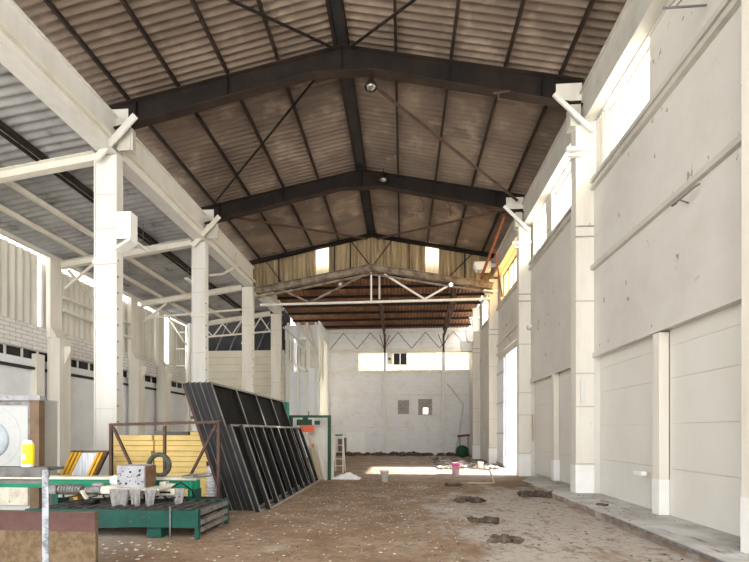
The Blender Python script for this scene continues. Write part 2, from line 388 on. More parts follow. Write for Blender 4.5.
# overlapping upper coat of the wall above the rail
# windows of the clerestory
def window(name, y0, y1, z0, z1, n, pm, label, x=XR + .2, fr='white_paint'):
    f = MB(); t = .045
    f.box(x - .03, x + .03, y0, y1, z0, z0 + t).box(x - .03, x + .03, y0, y1, z1 - t, z1)
    for i in range(n + 1):
        y = y0 + (y1 - y0) * i / n; y = min(max(y, y0 + t / 2), y1 - t / 2)
        f.box(x - .03, x + .03, y - t / 2, y + t / 2, z0 + t, z1 - t)
    o = struct(name, f, fr, label, 'window')
    struct('pane', MB().add([(x, y0, z0), (x, y1, z0), (x, y1, z1), (x, y0, z1)], [(0, 1, 2, 3)]), pm, parent=o)
    return o
window('window_1', 8.42, 10.2, 7.7, 9.05, 1, 'glass_frost', 'bright clerestory window in the bay above the closest pair of doors')
window('window_2', 11.1, 13.75, 7.7, 9.05, 2, 'glass_frost', 'bright clerestory window just beyond the column with the lamp bracket')
window('window_3', 14.3, 15.6, 7.7, 9.05, 1, 'glass_frost', 'small bright clerestory window beyond the grey wall pier')
window('window_4', 16.3, 20.7, 7.7, 9.05, 5, 'glass_orange', 'clerestory window above the open gateway, orange light coloured into its panes', fr='rust')
window('added_window_5', 21.6, 25.5, 7.7, 9.05, 4, 'glass_frost', 'clerestory window added past the open gateway to light the end wall')  # added out of view, brings daylight to the end wall
window('added_window_6', 26.4, 29.9, 7.7, 9.05, 4, 'glass_frost', 'added clerestory window next to the brick end wall, lighting it')  # second added opening, also there to light the end wall
o = MB().sheet((XR + .02, 10.2, 7.7), (0, 1, 0), .42, (0, 0, 1), 1.33, (1, 0, 0), .1, .02).build('ribbed_sheet', 'cream', None)
tag(o, 'narrow ribbed cream sheet closing the clerestory beside the column', 'sheet')
o = MB().tube([(XR - .02, 6.79, 8.05), (3.95, 6.79, 8.05)], .016, 6).tube([(4.02, 6.79, 8.05), (4.3, 6.3, 8.2)], .012, 6).tube([(4.12, 6.79, 8.05), (4.4, 6.3, 8.2)], .012, 6).build('pipe_hanger', 'grey_steel')
#, (XR - .06, 7.69, 8.02), (XR - .06, 6.84, 8.02), (XR - .02, 6.84, 8.02)], .013, 6).tube([(XR - .06, 7.5, 8.02), (XR - .06, 7.5, 8.6)], .01, 6).tube([(XR - .06, 7.25, 8.02), (XR - .06, 7.25, 8.6)], .01, 6).build('pipe_hanger', 'grey_steel')
tag(o, 'thin rusty pipe hanger beside the brightest clerestory window', 'pipe')

# sectional doors
def sect_door(name, y0, y1, label, x=XR + .14):
    d = MB()
    zs = [.12, .95, 1.75, 2.55, 3.12, 3.42]
    for a, b in zip(zs, zs[1:]): d.box(x, x + .05, y0, y1, a + .0025, b - .0025)
    o = struct(name, d, 'door_paint', label, 'door')
    return o
sect_door('door_1', 5.85, 7.95, 'closed white sectional door, the one closest to the camera')
sect_door('door_2', 8.17, 10.64, 'closed white sectional door between the white mullion post and the bracket column')
sect_door('door_3', 11.1, 13.3, 'closed white sectional door just past the bracket column')
sect_door('door_4', 13.52, 15.75, 'closed white sectional door before the open gateway column')
def post(y0, y1, label):
    t = thing('door_post', label, 'post', (XR, (y0 + y1) / 2, .12))
    B(XR - .04, XR + .13, y0, y1, .13, 3.38).build('shaft', 'cream', t)
    B(XR - .046, XR + .136, y0 - .006, y1 + .006, .121, .75).build('painted_foot', 'fresh_white', t)
    return t
p1 = post(7.96, 8.16, 'white post between the two closest sectional doors')
B(XR - .14, XR - .04, 8.35, 8.62, .78, .86).build('latch_plate', 'fresh_white', p1)
post(13.31, 13.51, 'cream post between the two sectional doors past the bracket column')
o = MB().bar((XR - .02, 15.45, 1.3), (XR - .1, 15.25, 2.2), .03, .16).build('loose_board', 'wood')
tag(o, 'loose wooden strip hanging beside the sectional door by the column', 'board')
o = MB().bar((XR - .12, 11.08, .9), (XR - .05, 11.06, 1.9), .1, .02).build('bent_plate', 'grey_wood')
tag(o, 'bent brown splinter board against the bracket column', 'board')
o = MB().tube([(XR - .09, 7.39, 5.38), (XR - .16, 7.39, 5.34), (XR - .16, 6.84, 5.34), (XR - .09, 6.84, 5.38)], .016, 8).tube([(XR - .16, 7.2, 5.34), (XR - .02, 7.2, 5.28)], .012, 6).build('conduit_bracket', 'grey_steel')
tag(o, 'small pipe bracket under the wall rail', 'bracket')
rn = random.Random(3)
# open gateway leaf
g = struct('door_5', MB().box(XR - .06, XR - .02, 19.55, 21.45, .03, 4.95), 'cool_white', 'tall grey-white gate leaf beside the sunlit gateway', 'door')
gb = MB()
for z in (.1, 1.5, 2.9, 4.3): gb.box(XR - .1, XR - .06, 19.55, 21.45, z, z + .08)
for y in (19.55, 21.37): gb.box(XR - .1, XR - .06, y, y + .08, .18, 4.95)
struct('door_frame', gb, 'trim_paint', parent=g)
o = MB().bar((XR - .08, 16.3, 5.35), (XR - .08, 21.0, 5.3), .06, .08).bar((XR - .08, 16.3, 5.95), (XR - .08, 21.0, 5.75), .06, .08).bar((XR - .08, 18.2, 5.3), (XR - .08, 19.4, 5.9), .05).build('gate_rail', 'cream')
tag(o, 'cream sliding rails above the sunlit gateway', 'rail')

# far brick wall with windows
fw = MB()
fz = 12.0
def holes_wall(mb, holes, x0, x1, z0, z1, y0, y1):
    xs = sorted({x0, x1, *[h[0] for h in holes], *[h[1] for h in holes]}); zs = sorted({z0, z1, *[h[2] for h in holes], *[h[3] for h in holes]})
    for a, b in zip(xs, xs[1:]):
        for c, d in zip(zs, zs[1:]):
            if any(h[0] <= a and b <= h[1] and h[2] <= c and d <= h[3] for h in holes): continue
            mb.box(a, b, y0, y1, c, d)
holes_wall(fw, [(-3.16, 4.6, 5.9, 7.16), (1.15, 1.95, 2.85, 3.83)], -7.9, XR + .35, 0, 9.2, YF, YF + .35)
struct('wall_far_end', fw, 'brick_white', 'whitewashed brick end wall with a window band', 'wall')
struct('trim_end_wall', MB().box(-5.3, XR, YF - .07, YF, 5.72, 5.88).box(-5.3, XR, YF - .05, YF, 7.17, 7.27).box(-5.3, XR, YF - .06, YF, 4.12, 4.26).box(-3.0, 1.0, YF - .03, YF, 1.9, 1.94), 'cream', 'pale ledges across the brick end wall', 'trim')
def end_window(name, x0, x1, n, label, dark=()):
    f = MB(); z0, z1, t, y = 5.9, 7.16, .05, YF + .12
    f.box(x0, x1, y - .03, y + .03, z0, z0 + t).box(x0, x1, y - .03, y + .03, z1 - t, z1).box(x0, x1, y - .025, y + .025, 6.3, 6.34)
    for i in range(n + 1):
        x = min(max(x0 + (x1 - x0) * i / n, x0 + t / 2), x1 - t / 2); f.box(x - t / 2, x + t / 2, y - .03, y + .03, z0 + t, z1 - t)
    o = struct(name, f, 'cream', label, 'window')
    for i in range(n):
        a = x0 + (x1 - x0) * i / n; b = x0 + (x1 - x0) * (i + 1) / n
        if i in dark:
            struct('pane', MB().box(a + .03, b - .03, y - .01, y + .01, 6.34, z1 - t), 'void', parent=o)
            struct('pane', MB().add([(a, y, z0), (b, y, z0), (b, y, 6.33), (a, y, 6.33)], [(0, 1, 2, 3)]), 'glass_warm', parent=o)
        else:
            struct('pane', MB().add([(a, y, z0), (b, y, z0), (b, y, z1), (a, y, z1)], [(0, 1, 2, 3)]), 'glass_warm', parent=o)
    return o
end_window('window_7', -3.16, -1.4, 4, 'glazed band window at the end wall before the first wall post')
end_window('window_8', -1.15, 2.65, 8, 'long glazed band window in the end wall with two dark panes', (1, 2))
end_window('window_9', 2.9, 4.6, 3, 'short glazed band window at the end wall by the window wall corner')
t = thing('wall_fan', 'square vent fan set in the end wall window band', 'fan', (-.93, YF - .02, 6.35))
MB().box(-1.13, -.72, YF - .03, YF + .08, 6.36, 7.1).build('housing', 'cream', t)
MB().lathe([(.0, -.05), (.09, -.05), (.09, -.03)], (-.93, YF, 6.72), 14, 'y').build('fan_hub', 'steel_dark', t)
f = MB().box(-.42, -.35, YF - .03, YF, 2.8, 3.9).box(.42, .49, YF - .03, YF, 2.8, 3.9).box(-.35, .42, YF - .03, YF, 3.83, 3.9).box(-.35, .42, YF - .03, YF, 2.8, 2.86)
o = struct('window_10', f, 'cream', 'small boarded square window in the end wall', 'window')
struct('pane', B(-.35, .42, YF - .012, YF - .002, 2.86, 3.83), 'grey_steel', parent=o)
f = MB().box(1.06, 1.15, YF - .03, YF, 2.78, 3.9).box(1.95, 2.02, YF - .03, YF, 2.78, 3.9).box(1.15, 1.95, YF - .03, YF, 3.83, 3.9).box(1.15, 1.95, YF - .03, YF, 2.78, 2.85).box(1.15, 1.4, YF + .1, YF + .13, 2.85, 3.83).box(1.75, 1.95, YF + .1, YF + .13, 2.85, 3.83).box(1.4, 1.75, YF + .1, YF + .13, 3.3, 3.83)
o = struct('window_11', f, 'grey_wood', 'small square window in the end wall with one bright pane', 'window')
struct('pane', MB().add([(1.4, YF + .12, 2.85), (1.75, YF + .12, 2.85), (1.75, YF + .12, 3.3), (1.4, YF + .12, 3.3)], [(0, 1, 2, 3)]), 'glass_frost', parent=o)
d = struct('door_6', MB().box(-3.95, -2.67, YF - .05, YF, .0, 1.6), 'fresh_white', 'low white door panel in the end wall', 'door')
o = MB().box(-4.58, -3.98, YF - .05, YF - .005, .02, 1.2).build('dark_opening_panel', 'brown_post', None); tag(o, 'brown panel standing in for the dark opening beside the low white door', 'hatch')  # brown panel painted in where the wall has a dark opening
for x, lab in ((-1.26, 'white post on the brick end wall left of the long window band'), (2.77, 'white post on the brick end wall by the small bright window')):
    lab = lab.replace(' left of', ' between the fan and')
    if x < 0: lab = 'white post on the brick end wall beside the square vent fan'
    t = thing('wall_post', lab, 'post', (x, YF - .1, 0))
    MB().ibeam((x, YF - .19, .02), (x, YF - .19, 7.25), .2, .2, .03, (0, 1, 0)).build('shaft', 'white_paint', t)
    MB().bar((x, YF - .45, 7.3), (x - .35, YF - .45, 8.3), .045).bar((x, YF - .45, 7.5), (x + .35, YF - .45, 8.3), .045).bar((x, YF - .45, 7.1), (x, YF - .45, 8.35), .13).box(x - .06, x + .06, YF - .4, YF - .3, 7.1, 7.24).build('knee_brace', 'rust', t)
# latticed wind girder across the end wall
t = thing('lattice_girder', 'pale lattice girder across the top of the end wall', 'girder', (-.3, YF - .2, 7.3))
MB().box(-5.2, XR - .1, YF - .34, YF - .25, 7.28, 7.38).build('bottom_chord', 'cream', t)
MB().box(-5.2, XR - .1, YF - .34, YF - .25, 8.5, 8.6).build('top_chord', 'cream', t)
for i in range(10):
    x0 = -5.1 + i * .95
    a, b = (7.38, 8.5) if i % 2 == 0 else (8.5, 7.38)
    MB().bar((x0, YF - .3, a), (x0 + .95, YF - .3, b), .05).build('diagonal', 'grey_steel', t)
o = MB().tube([(3.0, YF - .5, 4.9), (4.1, YF - .6, 3.5), (3.75, YF - 1., 1.3), (3.4, YF - 1.3, .05)], .05, 8).build('bent_pipe', 'trim_paint')
tag(o, 'pale bent pipe leaning on the end wall', 'pipe')

# aisle: wall, roof, end wall
lw = MB()
lw.box(XL - .3, XL, -2.0, 15.0, 0, 4.3).box(XL - .3, XL, 15.35, 26.4, 0, 4.3)
lw.box(XL - .3, XL, 15.0, 15.35, 0, 4.3)
struct('wall_aisle_side', lw, 'cool_white', 'pale lower wall of the side aisle', 'wall')
struct('wall_aisle_brick', MB().box(XL - .25, XL + .12, -2.0, 26.4, 4.62, 5.55), 'brick_side', 'whitewashed brick band along the aisle wall', 'wall')
struct('trim_aisle_sill', MB().box(XL, XL + .14, 9, 26.4, 3.9, 4.0).box(XL - .12, XL - .1, 9, 26.4, 4.3, 4.62), ['void'], 'dark slot under the brick band of the aisle wall', 'trim')  # near-black fill paints the darkness of the slot
sb = MB()
for i in range(26): sb.box(XL + .0, XL + .05, 9.2 + i * .66, 9.26 + i * .66, 4.3, 4.62)
struct('trim_slot_bars', sb, 'white_paint', 'short white bars in the dark slot of the aisle wall', 'trim')
def aisle_sheet(y0, y1, z1, label, m='sheet_pale'):
    o = MB().sheet((XL - .05, y0, 5.56), (0, 1, 0), y1 - y0, (0, 0, 1), z1 - 5.55, (1, 0, 0), .3, .045).build('cladding_sheet', m)
    return tag(o, label, 'cladding')
aisle_sheet(-2.0, 15.25, 8.25, 'pale ribbed cladding before the first aisle wall column')
aisle_sheet(15.4, 20.58, 8.05, 'pale ribbed cladding between the aisle wall columns')
aisle_sheet(20.6, 23.1, 8.2, 'ribbed cladding with a torn gap before the bright opening', 'sheet_pale')
aisle_sheet(24.3, 26.3, 8.3, 'ribbed cladding past the bright opening in the aisle wall')
# aisle wall columns
def aisle_wall_post(y, label, z1=8.35):
    t = thing('wall_post', label, 'post', (XL + .25, y, 0))
    MB().ibeam((XL + .4, y, .02), (XL + .4, y, 5.2), .55, .5, .05, (1, 0, 0)).box(XL + .16, XL + .64, y - .24, y - .2, .02, 5.2).build('lower_shaft', 'cream', t)
    MB().box(XL + .13, XL + .3, y - .3, y + .25, 5.2, z1).build('upper_shaft', 'cream', t)
    MB().prism([(XL + .3, 5.6), (XL + .3, 5.2), (XL + .56, 5.2)], 'y', y - .28, y + .26).prism([(XL + .55, 4.0), (XL + .55, 4.9), (XL + .9, 4.9), (XL + .9, 4.7)], 'y', y - .05, y + .05).build('corbel', 'cream', t)
    return t
aisle_wall_post(15.75, 'cream wall post of the aisle, the one behind the dial-plate machine')
aisle_wall_post(20.6, 'cream wall post of the aisle, seen just past the bracketed white column')
aisle_wall_post(23.0, 'cream wall post of the aisle beside the bright tall opening')
struct('trim_aisle_jamb', MB().box(XL, XL + .2, 14.95, 15.3, 0, 4.5), 'cream', 'cream jamb pilaster on the aisle wall', 'pilaster')
AR = lambda x: 9.22 - .14 * (abs(x) - 7.9)     # aisle roof surface
zl = AR(-13.75)
struct('ceiling_aisle', MB().sheet((-7.85, -2.0, AR(-7.85)), (0, 1, 0), 28.3, (-5.95, 0, zl - AR(-7.85)), 6.02, (0, 0, 1), .25, .032, 6, 2), 'roof_grey', 'grey corrugated roof of the side aisle', 'ceiling')
struct('wall_aisle_end', MB().box(XL, -7.4, 26.2, 26.5, 0, 6.7), 'siding', 'cream boarded cross wall closing the aisle', 'wall')
sd = MB()
for i in range(14): sd.box(XL, -7.42, 26.185, 26.2, .42 + i * .45, .435 + i * .45)
struct('trim_siding_joints', sd, 'grey_wood', 'thin joints between the boards of the cross wall', 'trim')
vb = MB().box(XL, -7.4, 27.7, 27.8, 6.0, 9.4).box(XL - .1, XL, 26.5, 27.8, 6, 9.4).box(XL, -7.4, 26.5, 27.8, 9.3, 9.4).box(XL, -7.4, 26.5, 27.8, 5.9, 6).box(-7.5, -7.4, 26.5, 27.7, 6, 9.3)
struct('wall_loft', vb, 'void', 'dark loft space above the cream cross wall', 'wall')  # near-black walls paint in the darkness of the loft
lp = MB()
for i in range(5): lp.bar((-12 + i * .9, 26.7, 6.75), (-11.2 + i * .9, 26.7, 8.6), .06)
o = lp.build('loft_brace', 'grey_steel'); tag(o, 'slanting grey struts in the dark loft opening', 'brace')
# aisle purlins and cross beams
for x, m, lab in ((-9.5, 'purlin', 'dark pipe-like purlin of the aisle roof, first beyond the columns'), (-11.1, 'cream', 'cream purlin of the aisle roof, middle one'), (-12.3, 'cream', 'cream purlin of the aisle roof, next to the wall one'), (-13.45, 'cream', 'cream wall plate purlin where the aisle roof meets the cladding')):
    mb = MB(); mb.channel((x, -1.9, AR(x) - .125), (x, 26.1, AR(x) - .125), .1, .15, .015, flip=-1)
    if m == 'purlin': mb.tube([(x - .16, 4.2, AR(x) - .2), (x - .16, 26, AR(x) - .2)], .05, 8)
    tag(mb.build('aisle_purlin', m), lab, 'purlin')
for y, lab in ((10.8, 'cream cross beam under the aisle roof, behind the bracketed white column'), (15.9, 'cream cross beam under the aisle roof, level with the second white column'), (21.0, 'cream cross beam under the aisle roof, level with the slim third column'), (25.7, 'cream cross beam in front of the cream cross wall')):
    t = thing('aisle_beam', lab, 'beam', (-10.8, y, 8))
    d = .32
    MB().ibeam((-8.1, y, AR(-8.1) - d - .02), (-13.35, y, AR(-13.35) - d - .02), .2, .26, .02).build('beam', 'cream', t)
    MB().bar((-13.2, y, 7.2), (-12.0, y, AR(-12) - .5), .08).build('knee_brace', 'cream', t)
    if y > 20:
        MB().bar((-13.2, y, 7.4), (-8.1, y, 7.75), .09).build('bottom_tie', 'cream', t)
        for i in range(0 if y < 25 else 4):
            a = -12.9 + i * 1.2
            MB().bar((a, y, 7.42 + i * .08), (a + .6, y, AR(a + .6) - .5), .06).bar((a + .6, y, AR(a + .6) - .5), (a + 1.2, y, 7.5 + i * .08), .06).build('web_bar', 'cream', t)
for (y0, z0, y1, z1, lab) in ((16.1, 8.0, 19.4, 6.3, 'cream diagonal wind brace on the aisle cladding'), (16.0, 6.9, 20.3, 6.9, 'upper cream tie bar along the aisle cladding'), (16.0, 6.4, 20.3, 6.2, 'lower cream tie bar along the aisle cladding'), (23.3, 8.1, 25.8, 6.7, 'cream diagonal brace by the bright opening of the aisle wall')):
    tag(MB().bar((XL + (.36 if abs(z0 - z1) < 1 else .48), y0, z0), (XL + (.36 if abs(z0 - z1) < 1 else .48), y1, z1), .09).build('wind_brace', 'cream'), lab, 'brace')
t = thing('tall_pipe', 'tall white stove pipe rising beside the bright aisle opening', 'pipe', (-12.9, 24.9, 0))
MB().tube([(-12.9, 24.9, .02), (-12.9, 24.9, 4.5), (-12.75, 24.9, 8.1)], .13, 12).build('pipe', 'white_paint', t)
for z in (4.6, 5.6, 6.6, 7.6): MB().bar((-12.9, 24.9, z), (-13.6, 24.9, z), .06).build('bracket', 'cream', t)
for y, lab in ((13.6, 'white strip lamp hanging under the aisle roof, the one closer in'), (17.6, 'white strip lamp hanging under the aisle roof, further along')):
    t = thing('strip_lamp', lab, 'lamp', (-9.2, y, 8.1))
    MB().box(-9.28, -9.12, y, y + 1.2, 8.1, 8.16).build('housing', 'fresh_white', t)
    MB().tube([(-9.2, y + .2, 8.16), (-9.2, y + .2, AR(-9.2) - .04)], .01, 5).tube([(-9.2, y + 1, 8.16), (-9.2, y + 1, AR(-9.2) - .04)], .01, 5).build('hanger', 'grey_steel', t)

# main roof
for sgn, name, xe, lab in ((-1, 'ceiling_roof_aisle_slope', -7.98, 'brown corrugated roof slope above the aisle columns'), (1, 'ceiling_roof_window_slope', 4.95, 'brown corrugated roof slope above the clerestory windows')):
    L_ = abs(xe - XA); dv = V((sgn, 0, -.2)).normalized()
    struct(name, MB().sheet((XA, Y0, T(XA) + .158), (0, 1, 0), Y3 - Y0 + .32, dv, L_ * math.sqrt(1.04), (sgn * .2, 0, 1), .19, .04, 8, 4), 'roof', lab, 'ceiling')
# side closing of the roof edge over the aisle is left open: daylight shows between the corrugations
PX = [XA + d for d in (1.37, 2.74, 4.06, 5.38)]
for i, x in enumerate(PX):
    o = MB().channel((x, Y0, T(x) + .045), (x, Y3, T(x) + .045), .07, .1, .012).build('roof_purlin', 'purlin')
    tag(o, f'dark purlin on the clerestory slope, {ORD[i]} out from the roof ridge', 'purlin')
for i, x in enumerate([XA - d for d in (1.62, 2.94, 4.25, 5.6)]):
    o = MB().channel((x, Y0, T(x) + .045), (x, Y3, T(x) + .045), .07, .1, .012, flip=-1).build('roof_purlin', 'purlin')
    tag(o, f'dark purlin on the aisle slope, {ORD[i]} out from the roof ridge', 'purlin')
t = thing('ridge_purlin', 'black double purlin under the roof ridge', 'purlin', (XA, 12, T(XA)))
MB().channel((XA - .16, Y0, T(XA) + .02), (XA - .16, Y3, T(XA) + .02), .07, .13, .012).build('purlin_bar', 'purlin', t)
MB().channel((XA + .16, Y0, T(XA) + .02), (XA + .16, Y3, T(XA) + .02), .07, .13, .012, flip=-1).build('purlin_bar', 'purlin', t)
MB().box(XA - .12, XA + .12, Y0, Y3, T(XA) + .06, T(XA) + .1).build('ridge_gap_dark', 'void', t)  # dark strip painted in for the shaded gap between the purlins

# rafters
def rafter(y, label):
    t = thing('roof_rafter', label, 'rafter', (XA, y, 9.5))
    xa, xb = XC + .05, 4.38
    D = .56
    outer = [(xa, T(xa) - .01), (XA, T(XA) - .01), (xb, T(xb) - .01)]
    inner = [(xb, T(xb) - D - .06), (XA + .75, T(XA) - D - .1), (XA - .75, T(XA) - D - .1), (xa, T(xa) - D - .06)]
    MB().prism(outer + inner, 'y', y - .012, y + .012).build('web', 'steel_dark', t)
    f = MB()
    for (a, b) in zip(outer, outer[1:]): f.bar((a[0], y, a[1]), (b[0], y, b[1]), .24, .02)
    f.build('top_flange', 'purlin', t)
    f = MB()
    for (a, b) in zip(inner, inner[1:]): f.bar((a[0], y, a[1]), (b[0], y, b[1]), .24, .022)
    f.build('bottom_flange', 'purlin', t)
    for x in (-6.95, -4.5, XA, 1.15, 3.4): MB().box(x - .008, x + .008, y - .11, y + .11, T(x) - D + .02 if abs(x - XA) > 1 else T(x) - D - .08, T(x) - .03).build('stiffener', 'steel_dark', t)
    MB().box(3.75, 4.37, y - .016, y + .016, T(4.06) - .52, T(4.37) - .03).build('painted_end', 'cream', t)
    MB().box(-7.69, -7.2, y - .016, y + .016, T(-7.5) - .55, T(-7.7) - .04).build('painted_end', 'trim_paint', t)
    return t
rafter(FR[1], 'dark steel roof rafter nearest the viewer with a dome lamp at the apex')
rafter(FR[2], 'dark steel roof rafter in the middle of the roof, with hooks hanging from it')
r3 = thing('roof_rafter', 'thin dark rafter at the top of the corrugated gable', 'rafter', (XA, FR[3], 9.5))
for a, b in ((-7.7, XA), (XA, 4.4)): MB().ibeam((a, Y3 - .05, T(a) - .09), (b, Y3 - .05, T(b) - .09), .16, .16, .015).build('chord', 'steel_dark', r3)
# X bracing under the sheets
def rod(p, q, label, m='steel_dark', r=.022):
    f = lambda a: (a[0], a[1], T(a[0]) - a[2])
    tag(MB().bar(f(p), f(q), r * 2, r * 2).build('roof_brace', m), label, 'brace')
rod((-1.9, 10.95, .12), (-7.2, 15.7, .12), 'dark diagonal roof brace between the two big rafters over the aisle slope')
rod((-.9, 10.95, .62), (4.1, 15.7, .3), 'brown diagonal roof brace between the two big rafters over the window slope', 'rust', .03)
rod((-1.75, 10.6, .12), (-7.2, 5.8, .12), 'dark diagonal brace at the top of the picture running into the rafter apex')
rod((-1.3, 10.6, .12), (4.1, 5.8, .12), 'dark diagonal brace over the window slope in front of the big rafter')
rod((-7.0, 16.1, .3), (XA - .2, 20.8, .3), 'brown diagonal brace from the second rafter to the gable, aisle slope', 'rust', .035)
rod((3.6, 16.1, .55), (XA + .3, 20.8, .3), 'brown diagonal brace from the second rafter to the gable, window slope', 'rust', .035)
tag(MB().bar((3.75, 16.1, 9.65), (3.75, 20.9, 9.0), .1, .12).build('corner_brace', 'rust_red'), 'rust-red strut running from the second rafter to the gable corner', 'brace')
tag(MB().bar((3.88, 18.4, 9.3), (4.5, 19.8, 7.75), .06, .06).build('corner_brace', 'rust_red'), 'thin pinkish strut crossing the orange-lit window', 'brace')

# gable above the lower hall
gz = lambda x: 9.75 - .18 * abs(x - XA)
gt = lambda x: T(x) + .19
t = thing('gable_cladding', 'weathered tan corrugated gable with two pale sheets', 'cladding', (XA, Y3 + .1, 8.6))
def gable_piece(x0, x1, m, name):
    n = max(2, int((x1 - x0) / .03)); vs = []
    for i in range(n + 1):
        x = x0 + (x1 - x0) * i / n; y = Y3 + .15 + .025 * math.sin(2 * PI * x / .17)
        vs += [(x, y, gz(x)), (x, y, gt(x))]
    MB().add(vs, [(2 * i, 2 * i + 2, 2 * i + 3, 2 * i + 1) for i in range(n)], True).build(name, m, t)
gable_piece(-7.9, -4.35, 'gable', 'sheet'); gable_piece(-4.35, -3.7, 'glass_warm', 'pale_sheet'); gable_piece(-3.7, 1.1, 'gable', 'sheet')
gable_piece(1.1, 1.75, 'glass_warm', 'pale_sheet'); gable_piece(1.75, 4.9, 'gable', 'sheet')
pm = MB()
t = thing('gable_truss', 'dusty steel truss under the gable with a long white tie bar', 'truss', (XA, Y3, 7.9))
for a, b in ((-7.3, XA), (XA, 4.3)):
    MB().ibeam((a, Y3 - .1, gz(a) - .1), (b, Y3 - .1, gz(b) - .1), .26, .3, .025).build('rafter_bar', 'dusty_steel', t)
    MB().bar((a, Y3 - .1, gz(a) - .42), (b, Y3 - .1, gz(b) - .42), .1, .08).build('lower_bar', 'dusty_steel', t)
MB().bar((-7.1, Y3 - .1, 7.93), (4.2, Y3 - .1, 8.0), .1, .1).build('tie_bar', 'white_paint', t)
for p, q, m in (((-4.6, 8.0), (-1.9, 9.3), 'dusty_steel'), ((-.9, 9.3), (1.05, 8.05), 'white_paint'), ((1.05, 8.05), (2.4, 8.8), 'white_paint'), ((-4.6, 8.0), (-6.2, 8.75), 'dusty_steel'), ((-1.55, 8.0), (-1.55, 9.4), 'white_paint'), ((-1.15, 8.1), (-1.15, 9.3), 'trim_paint')):
    MB().bar((p[0], Y3 - .1, p[1]), (q[0], Y3 - .1, q[1]), .08).build('diagonal', m, t)
for x in (-6.2, -3.4, -2.6, .3, 3.0): MB().bar((x, Y3 + .07, gz(x) + .05), (x, Y3 + .07, gt(x) - .2), .05).build('upright', 'steel_dark', t)
for p, q in ((-6.9, -6.0), (-2.6, -1.6), (-.5, -1.5), (3.4, 2.2)):
    MB().bar((p, Y3 + .07, gt(p) - .25), (q, Y3 + .07, gz(q) + .05), .045).build('diagonal', 'purlin', t)
# lower hall roof
lr = lambda y: 9.95 - .125 * (y - 21.2)
struct('ceiling_lower_hall', MB().sheet((-7.38, 21.4, lr(21.4)), (1, 0, 0), 11.9, (0, 8.9, lr(30.3) - lr(21.4)), 8.97, (0, 0, 1), .2, .03, 6, 1), 'roof_rust', 'rust-brown corrugated roof of the lower hall', 'ceiling')
for i in range(7):
    y = 22.3 + i * 1.15
    tag(MB().channel((-7.35, y, lr(y) - .11), (XR, y, lr(y) - .11), .08, .14, .014).build('lower_hall_purlin', 'purlin'), f'dark cross purlin of the lower hall roof, {ORD[i]} counted from the gable', 'purlin')
for x, lab in ((-1.26, 'rusty lattice truss under the lower hall roof, meeting the end wall by the vent fan'), (2.77, 'rusty lattice truss under the lower hall roof, towards the bent pipe post')):
    t = thing('roof_truss', lab, 'truss', (x, 25.6, 8))
    top = lambda y: lr(y) - .26
    MB().bar((x, 21.3, top(21.3)), (x, 29.6, top(29.6)), .1, .12).build('top_chord', 'rust', t)
    MB().bar((x, 22.6, 8.5), (x, 29.6, 8.1), .1, .1).build('bottom_chord', 'rust', t)
    for i in range(6):
        y = 22.6 + i * 1.15
        zb = 8.5 - .4 * (y - 22.6) / 7
        MB().bar((x, y, zb), (x, y + .57, top(y + .57)), .06).bar((x, y + .57, top(y + .57)), (x, y + 1.15, zb - .065), .06).build('web_bar', 'rust', t)

# ------------------------------------------------------------------ aisle columns + girder
t = thing('eaves_girder', 'long white gutter girder on top of the aisle columns', 'girder', (-7.7, 15, 8.9))
G = MB().box(-7.62, -7.54, Y0, 26.2, 8.9, 9.86)
G.build('web', 'white_paint', t)
MB().box(-7.9, -7.46, Y0, 26.2, 8.86, 8.91).build('bottom_flange', 'white_paint', t)
MB().box(-7.62, -7.42, Y0, 26.2, 9.14, 9.22).build('ledge', 'cream', t)
MB().box(-7.9, -7.48, Y0, 26.2, 9.84, 9.9).build('top_flange', 'white_paint', t)
def aisle_column(y, label, w=.6, corbel=False, x=XC, brace=True, m='white_paint'):
    t = thing('steel_column', label, 'column', (x, y, 0))
    a, b = x - w / 2, x + w / 2
    z1 = 8.84
    MB().box(a + .03, b - .03, y - .1, y - .08, .03, z1).box(a + .03, b - .03, y + .08, y + .1, .03, z1).build('web_plate', m, t)
    MB().box(a, a + .03, y - .13, y + .13, .03, z1).box(b - .03, b, y - .13, y + .13, .03, z1).build('flange', m, t)
    MB().box(a - .08, b + .08, y - .26, y + .26, 0.0, .03).build('base_plate', 'grey_steel', t)
    for z in (2.2, 4.6, 6.9, 7.8): MB().box(a + .03, b - .03, y - .108, y - .1, z, z + .02).build('seam_band', 'trim_paint', t)
    MB().box(a - .02, b + .02, y - .16, y - .1, 5.98, 6.1).build('collar_band', 'cream', t)
    if corbel:
        MB().box(b, b + .4, y - .16, y - .13, 6.62, 7.32).prism([(b, 6.4), (b + .4, 6.62), (b + .4, 6.56), (b, 6.32)], 'y', y - .2, y + .12).box(b, b + .4, y + .1, y + .13, 6.62, 7.32).box(b + .37, b + .4, y - .13, y + .1, 6.62, 7.32).build('corbel', 'fresh_white', t)
    if brace:
        MB().bar((x - .15, y - .3, 8.6), (b + .62, y - .3, 9.68), .16, .05, (0, 1, 0)).build('knee_brace', 'white_paint' if y < 12 else 'cream', t)
    st = MB()
    for i in range(14): st.box(b, b + .03, y - .12, y - .09, 1.0 + i * .42, 1.05 + i * .42)
    st.build('rung_stub', 'grey_steel', t)
    return t
